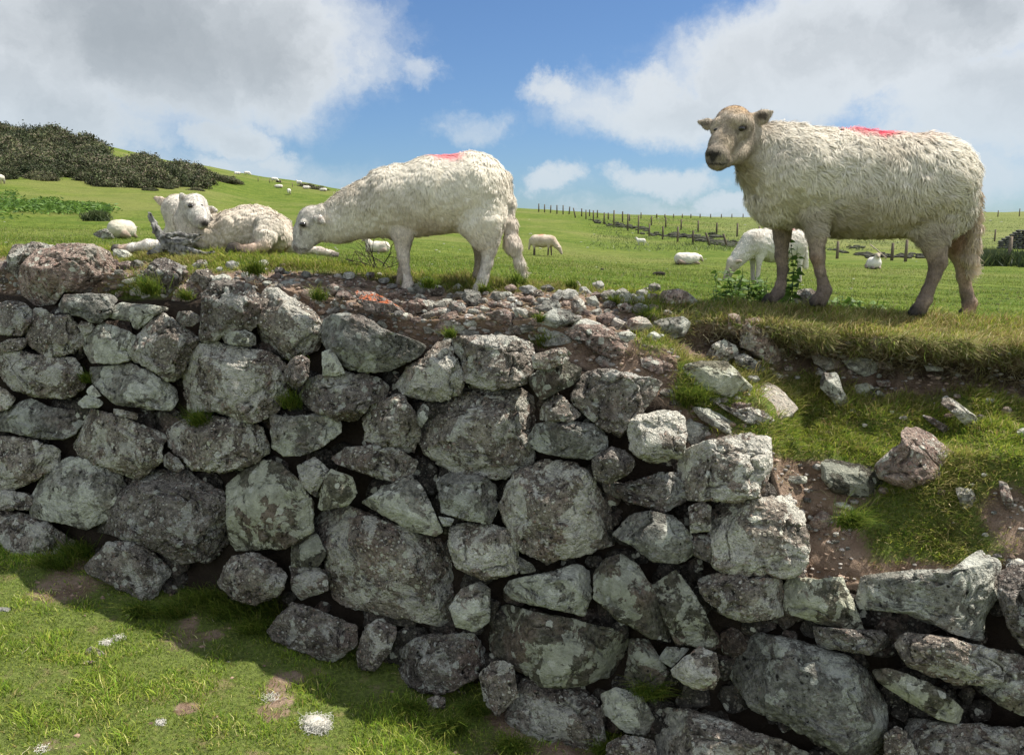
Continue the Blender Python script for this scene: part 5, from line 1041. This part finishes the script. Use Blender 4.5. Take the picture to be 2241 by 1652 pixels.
for (u, v, r, sq, lab) in [(462, 392, 20, .8, 'lone gorse patch on the slope, windswept left part'), (490, 399, 24, .6, 'lone gorse patch on the slope, middle part'), (516, 402, 15, .6, 'lone gorse patch on the slope, low right tip'), (330, 418, 14, .6, 'small round gorse bush just below the thicket'), (365, 414, 14, .7, 'small dark gorse bush right of the small round one'), (428, 418, 13, .6, 'brownish low bush above the lying lamb\'s head'),
                           (668, 410, 15, .6, 'far round bush on the hill skyline, left half'), (695, 415, 20, .5, 'far round bush on the hill skyline, right half'), (280, 404, 24, .8, 'gorse bush at the lower fringe of the thicket')]: put_bush(u, v, r, lab, None, sq)
# bracken patch, rush clumps
BR = [(.11, .20, .03), (.15, .25, .045), (.08, .15, .03)]
def scatter_leaves(name, label, cat, pts, cols, leaf, up=.0, kind='stuff', per=26, spread=.5, hgt=.4, seed=3, wd=.3):
    r = np.random.default_rng(seed); P = np.repeat(np.array(pts), per, 0); n = len(P); P = P + r.normal(0, 1, (n, 3)) * np.array([spread, spread, 0]); P[:, 2] += r.random(n) * hgt
    a = r.normal(0, 1, (n, 3)); a[:, 2] *= .4; a[:, 2] += up; a /= np.linalg.norm(a, axis=1)[:, None]; b = np.cross(a, r.normal(0, 1, (n, 3))); b /= np.linalg.norm(b, axis=1)[:, None]; s = leaf * r.uniform(.6, 1.3, n)[:, None]
    V = np.stack([P - a * s, P + b * s * wd, P + a * s, P - b * s * wd], 1).reshape(-1, 3); F = (np.arange(n)[:, None] * 4 + np.arange(4)[None]); F = np.vstack([F[:, [0, 1, 2]], F[:, [0, 2, 3]]])
    o = mk(name, V, F, M['leaf'], None, np.repeat(np.array(cols)[r.integers(0, len(cols), n)] * r.uniform(.7, 1.2, n)[:, None], 4, 0), False); return tag(o, label, cat, kind=kind)
scatter_leaves('bracken', 'bright green bracken patch on the left of the pasture', 'bracken', [fieldUV(u, np.interp(u, [-200, 0, 190], [452, 448, 462]) + r6_.normal(0, 1) * np.interp(u, [-200, 0, 200], [14, 12, 3])) for u in r6_.uniform(-200, 235, 260)], BR, .16, spread=.35, hgt=.35)
scatter_leaves('rushes', 'dark clump of rushes left of the lying lambs', 'rushes', [fieldUV(u, 484) for u in r6_.uniform(190, 232, 24)], [(.06, .085, .03), (.09, .11, .04)], .25, 1.8, None, 90, .14, .3, wd=.08)
scatter_leaves('rushes', 'tall dark rushes along the fence behind the ewe\'s hind legs', 'rushes', [fieldUV(u, 580 + r6_.uniform(-6, 3)) for u in r6_.uniform(2115, 2204, 60)], [(.04, .06, .025), (.06, .085, .03), (.11, .13, .05)], .34, 2.2, None, 90, .2, .40, wd=.07)
scatter_leaves('rushes', 'tall dark rushes at the right edge beyond the last fence post', 'rushes', [fieldUV(u, 582 + r6_.uniform(-6, 3)) for u in r6_.uniform(2226, 2330, 40)], [(.04, .06, .025), (.06, .085, .03)], .34, 2.2, None, 90, .2, .40, wd=.07)
scatter_leaves('rough_grass', 'rough tussocks on the far pasture beyond the fences', 'grass', [fieldUV(u, v) for u, v in zip(r6_.uniform(1300, 2300, 900), 480 + 70 * r6_.random(900) ** 1.6)], [(.13, .17, .05), (.16, .19, .07), (.11, .15, .045)], .14, 1.4, 'stuff', 26, 1.1, .12, wd=.12)
# nettles behind the ewe
def nettle(base, hgt, seed, lab, n_st=5, spread=.05, leafs=.035, group=None):
    r = np.random.default_rng(seed); A = Acc(); Lf = Acc(); root = empty('nettle', tuple(base)); tag(root, lab, 'plant', group)
    for i in range(n_st):
        b = base + np.array([r.normal(0, spread), r.normal(0, spread * .7), -.01]); h = hgt * r.uniform(.65, 1.05); d = np.array([r.normal(0, .12), r.normal(0, .1), 1]); P = b + np.linspace(0, 1, 6)[:, None] * d * h + np.cumsum(r.normal(0, .003, (6, 3)), 0); A = Acc(); A.tube(P, np.linspace(.0022, .0010, 6), 5, (.10, .15, .05)); A.build('stem', M['leaf'], root)
        for k in range(int(h / .017)):
            t = (k + 1) / (h / .017 + 1); c = b + d * h * t
            for s_ in range(2):
                az_ = k * 1.57 + s_ * np.pi + r.normal(0, .3); o_ = np.array([math.cos(az_), math.sin(az_), .15]); sd_ = np.array([-math.sin(az_), math.cos(az_), r.normal(0, .7)]); l = leafs * (1.15 - .5 * t) * r.uniform(.7, 1.2)
                q = [c, c + o_ * l * .3 + sd_ * l * .30, c + o_ * l * .75 + sd_ * l * .22 + [0, 0, -.1 * l], c + o_ * l * 1.25 - [0, 0, .45 * l], c + o_ * l * .75 - sd_ * l * .22 + [0, 0, -.1 * l], c + o_ * l * .3 - sd_ * l * .30, c + o_ * l * .5 - [0, 0, .05 * l]]
                Lf.add(q, [(6, 0, 1), (6, 1, 2), (6, 2, 3), (6, 3, 4), (6, 4, 5), (6, 5, 0)], np.array(BR[r.integers(0, 3)]) * r.uniform(.6, 1.1))
    Lf.build('leaves', M['leaf'], root, smooth=False)
NE = [(1598, 655, 82, 5, 'tallest nettle clump on the left side of the nettles'), (1630, 658, 70, 5, 'nettle clump second from the left, behind the ewe'), (1660, 660, 74, 5, 'nettle clump against the ewe\'s far foreleg'), (1683, 660, 60, 4, 'nettle clump hidden behind the far foreleg'), (1728, 660, 160, 2, 'single tall weed standing between the ewe\'s forelegs'), (1745, 664, 30, 5, 'low nettles between the ewe\'s front hooves'), (1830, 668, 34, 5, 'low nettles just right of the near front hoof'), (1868, 672, 28, 5, 'low nettles under the middle of the ewe'), (1910, 674, 26, 5, 'low nettles under the ewe\'s belly, rightmost clump'), (1570, 655, 34, 4, 'low nettles left of the tallest clump')]
for i, (u, v, h, ns, lab) in enumerate(NE):
    h *= 1.05; Yp = {4: 3.36}.get(i, 3.45 + .05 * (i % 3)); b = fieldP(u, Yp) ; nettle(b, h / FPX * Yp, 400 + i, lab, ns, .035 if ns > 2 else .008, .036)
# thorny dead twigs behind the grazing lamb
A = Acc(); r8 = np.random.default_rng(88); base = fieldP(838, 3.6)
def twig(p, d, L, r0, dep):
    m = 6; P = [p]; 
    for i in range(m): d = d + r8.normal(0, .28, 3); d /= np.linalg.norm(d); P.append(P[-1] + d * L / m)
    A.tube(np.array(P), np.linspace(r0, r0 * .5, m + 1), 4, (.06, .045, .035))
    if dep:
        for i in range(3): twig(P[r8.integers(2, m + 1)], d + r8.normal(0, .6, 3), L * .55, r0 * .6, dep - 1)
for i in range(5): twig(base + np.array([r8.uniform(-.06, .04), 0, -.01]), np.array([r8.normal(0, .25), r8.normal(0, .2), 1]), .17, .0028, 2)
for i in range(9): twig(fieldP(r8.uniform(760, 860), 3.5), np.array([r8.normal(0, .8), r8.normal(0, .3), .5]), .10, .0022, 1)
o = A.build('dead_twigs', M['wood']); tag(o, 'dark thorny dead twigs behind the grazing lamb\'s foreleg', 'twigs')
# weathered root in front of the lying lambs
A = Acc(); Yr = 3.52
def curve(P, r, m=34):
    P = np.array(P); t = np.arange(len(P)); tt = np.linspace(0, len(P) - 1, m); Q = np.stack([np.interp(tt, t, P[:, k]) for k in range(3)], 1); q = np.interp(tt, t, r)
    for _ in range(3): Q[1:-1] = (Q[:-2] + Q[1:-1] * 2 + Q[2:]) / 4
    return Q, q
def U(u, v, dy=0.): return unp(u, v, Yr + dy)
A.tube(*curve([U(327, 466), U(333, 480), U(341, 498), U(350, 515), U(362, 530), U(382, 543), U(405, 548)], [.003, .011, .015, .019, .026, .024, .010]), 20, (.28, .27, .25))
for pts, rr in [([(352, 520), (385, 512), (420, 518), (445, 512)], [.018, .014, .010, .003]), ([(360, 530), (385, 532), (410, 528), (435, 515)], [.022, .018, .012, .004]), ([(365, 540), (345, 548), (320, 556)], [.02, .016, .006]), ([(385, 540), (420, 550), (455, 556)], [.022, .016, .005]), ([(360, 518), (378, 512), (395, 518), (412, 512)], [.010, .009, .006, .002]), ([(375, 528), (400, 536), (425, 530), (448, 518)], [.012, .010, .007, .002]), ([(370, 545), (400, 556), (430, 560), (470, 552)], [.018, .016, .012, .004]), ([(350, 520), (362, 535), (375, 550), (380, 562)], [.012, .012, .010, .006])]:
    A.tube(*curve([U(a, b, -.01) for a, b in pts], np.array(rr) * .8), 14, np.array((.27, .26, .24)) * rng.uniform(.8, 1.1))
V = np.vstack(A.V); V = V + np.stack([fbm(V * 75, 5, 4, .65), fbm(V * 75, 6, 4, .65), fbm(V * 75, 7, 4, .65)], -1) * .015 * np.array([1, 1, .6]); Cr = np.vstack(A.C) * (.95 + 1.6 * fbm(V * np.array([120, 120, 60]), 9, 4))[:, None]; o = mk('tree_root', V, np.vstack(A.F), M['wood'], None, np.clip(Cr, .03, 1), True); tag(o, 'weathered grey root curling up in front of the lying lambs', 'root')
# dark charred-looking bark piece by the hoof, rock behind the lambs
def plain_rock(name, label, kk, poly, Y, cat='rock'):
    V, F = rock(np.array(poly, float).reshape(-1, 2), lambda u, v: np.zeros(np.shape(u)) + Y, int(poly[0] * 7), front=.5, back=.7); o = mk(name, V, F, M[kk], origin=V.mean(0)); return tag(o, label, cat)
plain_rock('rock', 'low grey rock beside the sheep that lies with its back to the camera', 'g', [196, 512, 215, 505, 232, 500, 245, 512, 256, 525, 225, 524], 17.0)
plain_rock('rock', 'grey rock just behind the lying lamb\'s rump', 'g', [600, 480, 625, 474, 640, 484, 640, 500, 605, 500], 4.6)
plain_rock('rock', 'dark stone with a pale top between the ewe\'s front legs', 'c', [1733, 650, 1745, 634, 1775, 630, 1792, 640, 1790, 662, 1760, 668, 1740, 664], 3.36)
# tufts of shed wool
def tuft(u, v, r, label, seed, n=500, flat=.55, name='wool_tuft', onbank=False):
    rr = np.random.default_rng(seed)
    if onbank: c = bankP(u, v)
    else:
        d = ray(u, v); Yy = 2.0
        for _ in range(25): Yy = (gz(np.array([d[0] * Yy]), np.array([Yy]))[0] - CAMH) / d[2]
        c = unp(u, v, Yy)
    R0 = r / FPX * c[1]; A = Acc(); Vs_, Fs_ = CS[12]; b = Vs_ * R0 * np.array([1, .8, flat]) * .7 * (1 + .4 * fbm(Vs_ * 1.5 + seed, seed, 3))[:, None] + c + [0, 0, R0 * flat * .5]; q = np.vstack([Fs_[:, [0, 1, 2]], Fs_[:, [0, 2, 3]]])
    if flat > .3: A.add(b, q, (.50, .47, .40))
    for i in range(n):
        nn_ = rr.normal(0, 1, 3); nn_[2] = abs(nn_[2]); nn_ /= np.linalg.norm(nn_); p = c + nn_ * R0 * np.array([.8, .65, flat * .8]) * (1 + .3 * rr.normal()); d = np.cross(nn_, rr.normal(0, 1, 3)) + nn_ * .25; d /= np.linalg.norm(d); P = [p]
        for k in range(5): d = d + rr.normal(0, .45, 3) + (c - P[-1]) / R0 * .35; d /= np.linalg.norm(d); P.append(P[-1] + d * R0 * .13)
        A.tube(np.array(P), .0006, 3, np.array((.78, .75, .68)) * rr.uniform(.6, 1.1))
    o = A.build(name, M['wool']); tag(o, label, 'wool tuft')
tuft(690, 1590, 38, 'thick white tuft of shed wool on the front grass', 1, 700); tuft(232, 1408, 16, 'small wisp of white wool near the buff stones in the front grass', 2, 160, .3); tuft(262, 1396, 14, 'thin curl of white wool right of the small wisp', 3, 110, .3)
tuft(350, 1582, 14, 'thin upright wisp of wool in the middle of the front grass', 4, 150, .3); tuft(585, 1527, 26, 'long thin strand of pale wool on the front grass', 5, 110, .12); tuft(2222, 1232, 22, 'thick tuft of cream wool at the right edge on the last boulder', 6, 200, .6, onbank=True)
tuft(1710, 812, 10, 'little white scrap of wool beside the tall pink slab', 7, 80, .6, onbank=True); tuft(1869, 897, 8, 'little white scrap of wool at the foot of the upright grey stone', 8, 60, .6, onbank=True); tuft(90, 1640, 20, 'faint wisp of wool low in the front grass', 9, 50, .2)
# stones with the wool, in the front grass
for (u, v, r, lab) in [(205, 1432, 22, 'buff stone in the front grass beside the wool wisp'), (196, 1455, 15, 'small buff stone just below the buff stone'), (500, 1452, 9, 'little pink stone in the middle of the front grass')]:
    d = ray(u, v); Yy = 2.0
    for _ in range(25): Yy = (gz(np.array([d[0] * Yy]), np.array([Yy]))[0] - CAMH) / d[2]
    V, F = rock(blobpoly(u, v, r * 1.2, r * .8, rr_), lambda a, b, Y=Yy: np.zeros(np.shape(a)) + Y + .01, int(u), front=.7, back=.7); o = mk('loose_rock', V, F, M['p'], origin=V.mean(0)); tag(o, lab, 'rock')
# dung and dark clods in the pasture, white stones
for i, (u, v, r, lab) in enumerate([(1441, 604, 13, 'largest dark clod of dung in the pasture'), (1318, 592, 4, 'small dark dropping left of the largest clod'), (1367, 600, 4, 'small dark dropping nearest the largest clod')]):
    p = fieldUV(u, v); k = r / FPX * p[1]; V = Vs * k * np.array([1, .8, .5]) * (1 + .4 * fbm(Vs * 2 + i, i, 2))[:, None] + p + [0, 0, k * .25]; o = mk('dung', V, Fs, M['wood'], None, np.tile((.03, .025, .02), (len(V), 1))); tag(o, lab, 'dung')
A = Acc()
for i in range(170):
    u = r6_.uniform(1150, 2240); v = 600 + 60 * r6_.random(); 
    if v > np.interp(u, [1150, 2240], [612, 690]): continue
    p = fieldUV(u, v + np.interp(u, [1150, 2240], [-5, 30])); k = r6_.uniform(.5, 1.6) * 2.2 / FPX * p[1]; A.add(Vs * k * np.array([1.2, .8, .4]) + p + [0, 0, k * .2], np.vstack([Fs[:, [0, 1, 2]], Fs[:, [0, 2, 3]]]), (.05, .045, .03))
o = A.build('droppings', M['wood']); tag(o, 'scattered dark droppings over the near pasture', 'dung', kind='stuff')
A = Acc()
for i in range(150):
    u = r6_.uniform(0, 2240); v = r6_.uniform(470, 640); p = fieldUV(u, v); k = r6_.uniform(.5, 1.4) * 1.6 / FPX * p[1]; A.add(Vs * k * np.array([1.6, .9, .4]) + p + [0, 0, k * .25], np.vstack([Fs[:, [0, 1, 2]], Fs[:, [0, 2, 3]]]), (.5, .5, .42))
o = A.build('daisies_and_wool_scraps', M['wood']); tag(o, 'pale flecks of shed wool over the pasture', 'wool', kind='stuff')
